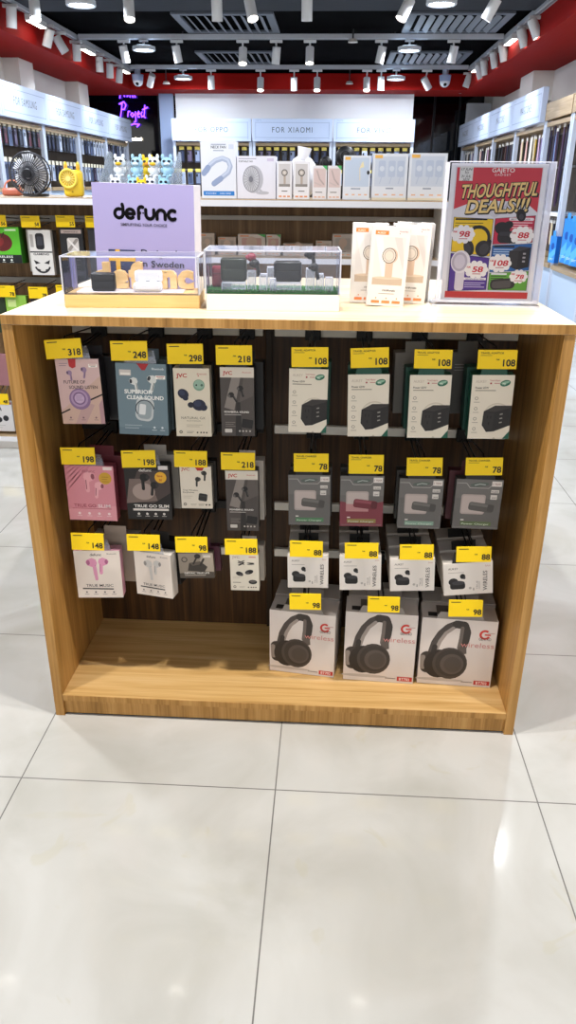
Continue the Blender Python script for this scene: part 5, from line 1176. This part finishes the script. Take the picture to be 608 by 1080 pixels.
for i, (px, py) in enumerate(((541, 26), (504, 58))): bar_lamp('linear lamp on the right side track, %s' % ('nearer', 'farther')[i], px, py, 1.98)
def downlight(label, x, y, power, r=.11, z=ZCE, stem=0):
    e = thing('downlight', label, 'ceiling light', (x, y, z))
    b = MB(); b.cyl((0, 0, -.03), (0, 0, 0), r+.02, M('c9ced6', .4), 28, cap=False); b.torus((0, 0, -.03), r+.01, .012, M('c9ced6', .4), 'z', 28, 6); b.build('trim_ring', e)
    b = MB(); b.cyl((0, 0, -.026), (0, 0, -.020), r, LAMPB, 28); b.build('diffuser', e)
    if stem:
        b = MB(); b.box(-.05, .05, -.02, .02, stem-.02, stem, HEADW, .003); b.cyl((0, 0, 0), (0, 0, stem-.01), .012, HEADW, 10); b.cyl((0, 0, 0), (0, 0, .012), r*.8, HEADW, 24); b.build('track_mount', e)
    ld = bpy.data.lights.new('downlight_lamp', 'AREA'); ld.shape = 'DISK'; ld.size = 2*r; ld.energy = power; ld.color = (.90, .95, 1)
    lo = bpy.data.objects.new('downlight_lamp', ld); COL.objects.link(lo); lo.location = (x, y, z-.05)
for i, (px, py) in enumerate(((85.5, 5), (152, 52.5), (193.5, 83), (432, 53), (418, 83.5), (466, 4))):
    Yd = (6.1, 8.35, 10.75, 8.35, 10.75, 6.1)[i]; p = at(px, py, Yd); downlight('bright round ceiling light, %s' % ('front left', 'middle of the left three', 'back left', 'middle right', 'back right', 'front right')[i], p.x, Yd, 34, z=p.z+.03, stem=ZT-.004-(p.z+.03))
FRONT_FILL = [(-2.2, 4.2, 1.6), (1.1, 4.2, 1.6), (-2.2, 1.4, 1.6), (1.25, 2.3, 1.6), (-1.6, -2.9, .25), (1.5, -2.9, .25), (.0, -3.6, .25)]  # unseen fill lamps added for brightness; the fourth also reflects in the floor
for i, (x, y, pw_) in enumerate(FRONT_FILL): downlight('added round fill light out of view, number %s from the back' % ('one', 'two', 'three', 'four', 'five', 'six', 'seven')[i], x, y, POW_DOWN*pw_, r=.07 if i == 3 else .13)
for i, (px, py) in enumerate(((245, 30.5), (257, 67), (474, 32.5), (446, 67.5))):
    p = atz(px, py, ZCE-.01); e = thing('air_diffuser', 'grey slatted air diffuser, %s' % ('left, nearer the camera', 'left, farther back', 'right, nearer the camera', 'right, farther back')[i], 'ceiling vent', (p.x, (7.79, 10.19)[i % 2], ZCE-.001))
    b = MB(); w_ = .48
    for s in (-1, 1): b.box(s*w_-.04, s*w_+.04, -w_-.04, w_+.04, -.02, 0, M('5d646f', .5)); b.box(-w_+.04, w_-.04, s*w_-.04, s*w_+.04, -.02, 0, M('5d646f', .5))
    b.build('frame', e)
    for j in range(9):
        x = -w_+.11+.094*j; T = Matrix.Translation((x, 0, -.02)) @ Matrix.Rotation(R(35), 4, 'Y'); b = MB(); b.box(-.03, .03, -w_+.045, w_-.045, -.002, .002, M('767c86', .5), T=T); b.build('slat', e)
for i, (px, py) in enumerate(((145, 76), (470, 80.5))):
    p = at(px, py, 10.95); e = thing('security_camera', 'white dome camera hanging at the back %s corner' % ('left', 'right')[i], 'camera', (p.x, 10.95, 2.80))
    b = MB(); b.cyl((0, 0, -.05), (0, 0, ZCE-2.80), .045, M('aab4cc', .4), 18); b.build('mount', e)
    b = MB(); b.cyl((0, 0, -.13), (0, 0, -.05), .075, M('8fa0c4', .4), 20, .085); b.build('camera_housing', e)
    b = MB(); b.sph((0, 0, -.13), .075, M('dfe3ec', .25), 10, 18); b.sph((0, -.045, -.165), .028, M('101218', .15), 8, 12); b.build('dome', e)
for i, (px, py) in enumerate(((372.5, 42.5), (369, 87), (175.5, 87))):
    p = at(px, py, 8.2 if i == 0 else 11.0); e = thing('smoke_detector', 'small pendant detector, %s' % ('in the middle of the ceiling', 'before the red soffit at centre', 'before the red soffit at left')[i], 'detector', (p.x, 8.2 if i == 0 else 11.0, p.z))
    b = MB(); b.cyl((0, 0, .01), (0, 0, ZCE-p.z), .009, DARK, 8); b.build('pendant_rod', e)
    b = MB(); b.cyl((0, 0, -.02), (0, 0, .012), .055, M('c9c4bc', .4), 18, .04); b.build('detector_head', e)

# ------------------------------------------------------------------ lamps that light the place
def spot(loc, to, power, ang, blend=.5, col=(1, .955, .89), r=.03):
    ld = bpy.data.lights.new('spot_lamp', 'SPOT'); ld.energy = power; ld.spot_size = R(ang); ld.spot_blend = blend; ld.color = col; ld.shadow_soft_size = r
    o = bpy.data.objects.new('spot_lamp', ld); COL.objects.link(o); o.location = loc
    o.rotation_euler = (Vector(to)-Vector(loc)).to_track_quat('-Z', 'Y').to_euler()
for i, (x, tx) in enumerate(((-.85, -.45), (.05, .0), (.95, .5))):
    aim = Vector((tx, -.02, .6))-Vector((x, -.29, 2.64))
    spot_head('white spotlight above the front display, %s' % ('left', 'middle', 'right')[i], x, -.29, 2.64, aim, True)
    d = aim.normalized(); spot(Vector((x, -.29, 2.64))+d*.1, Vector((tx, -.02, .6)), POW_KEY, 95, .7)
track('added white cross track out of view between the two displays', (-2.88, .95, ZT), (1.93, .95, ZT))  # unseen track and spotlights added to brighten the rear gondola
for i, (x, tx) in enumerate(((-1.5, -1.4), (-.6, -.6), (.35, .3))):
    aim = Vector((tx, 2.15, 1.15))-Vector((x, .95, 2.64)); d = aim.normalized()
    spot_head('added white fill spotlight aimed at the rear gondola, %s' % ('left', 'middle', 'right')[i], x, .95, 2.64, aim, True)
    spot(Vector((x, .95, 2.64))+d*.1, Vector((tx, 2.15, 1.15)), 34, 80, .8, (.97, .98, 1))
cool = (.86, .92, 1)
for x in (-1.84, -.58, .68): spot((x, 10.45, 2.6), (x, 11.75, 2.3), POW_HDR*.27, 75, .8, cool)
for y in (7.2, 8.6, 10.0, 11.3): spot((-2.85, y, 2.6), (LX+.05, y, 2.05), POW_HDR, 75, .8, cool)
for y in (6.6, 8.0, 9.4, 10.8): spot((1.9, y, 2.6), (RX-.05, y, 2.05), POW_HDR, 75, .8, cool)
w = bpy.data.worlds.new('shop_surroundings'); S.world = w; w.use_nodes = True
bg = w.node_tree.nodes['Background']; bg.inputs['Color'].default_value = (1, .985, .955, 1); bg.inputs['Strength'].default_value = POW_WORLD
vs_ = S.view_settings; vs_.view_transform = 'Standard'; vs_.look = 'None'; vs_.gamma = 1; vs_.use_curve_mapping = False; vs_.exposure = EXPO
S.cycles.use_denoising = True; S.cycles.max_bounces = 8; S.cycles.transparent_max_bounces = 24; S.cycles.caustics_reflective = False; S.cycles.caustics_refractive = False
S.cycles.sample_clamp_indirect = 4
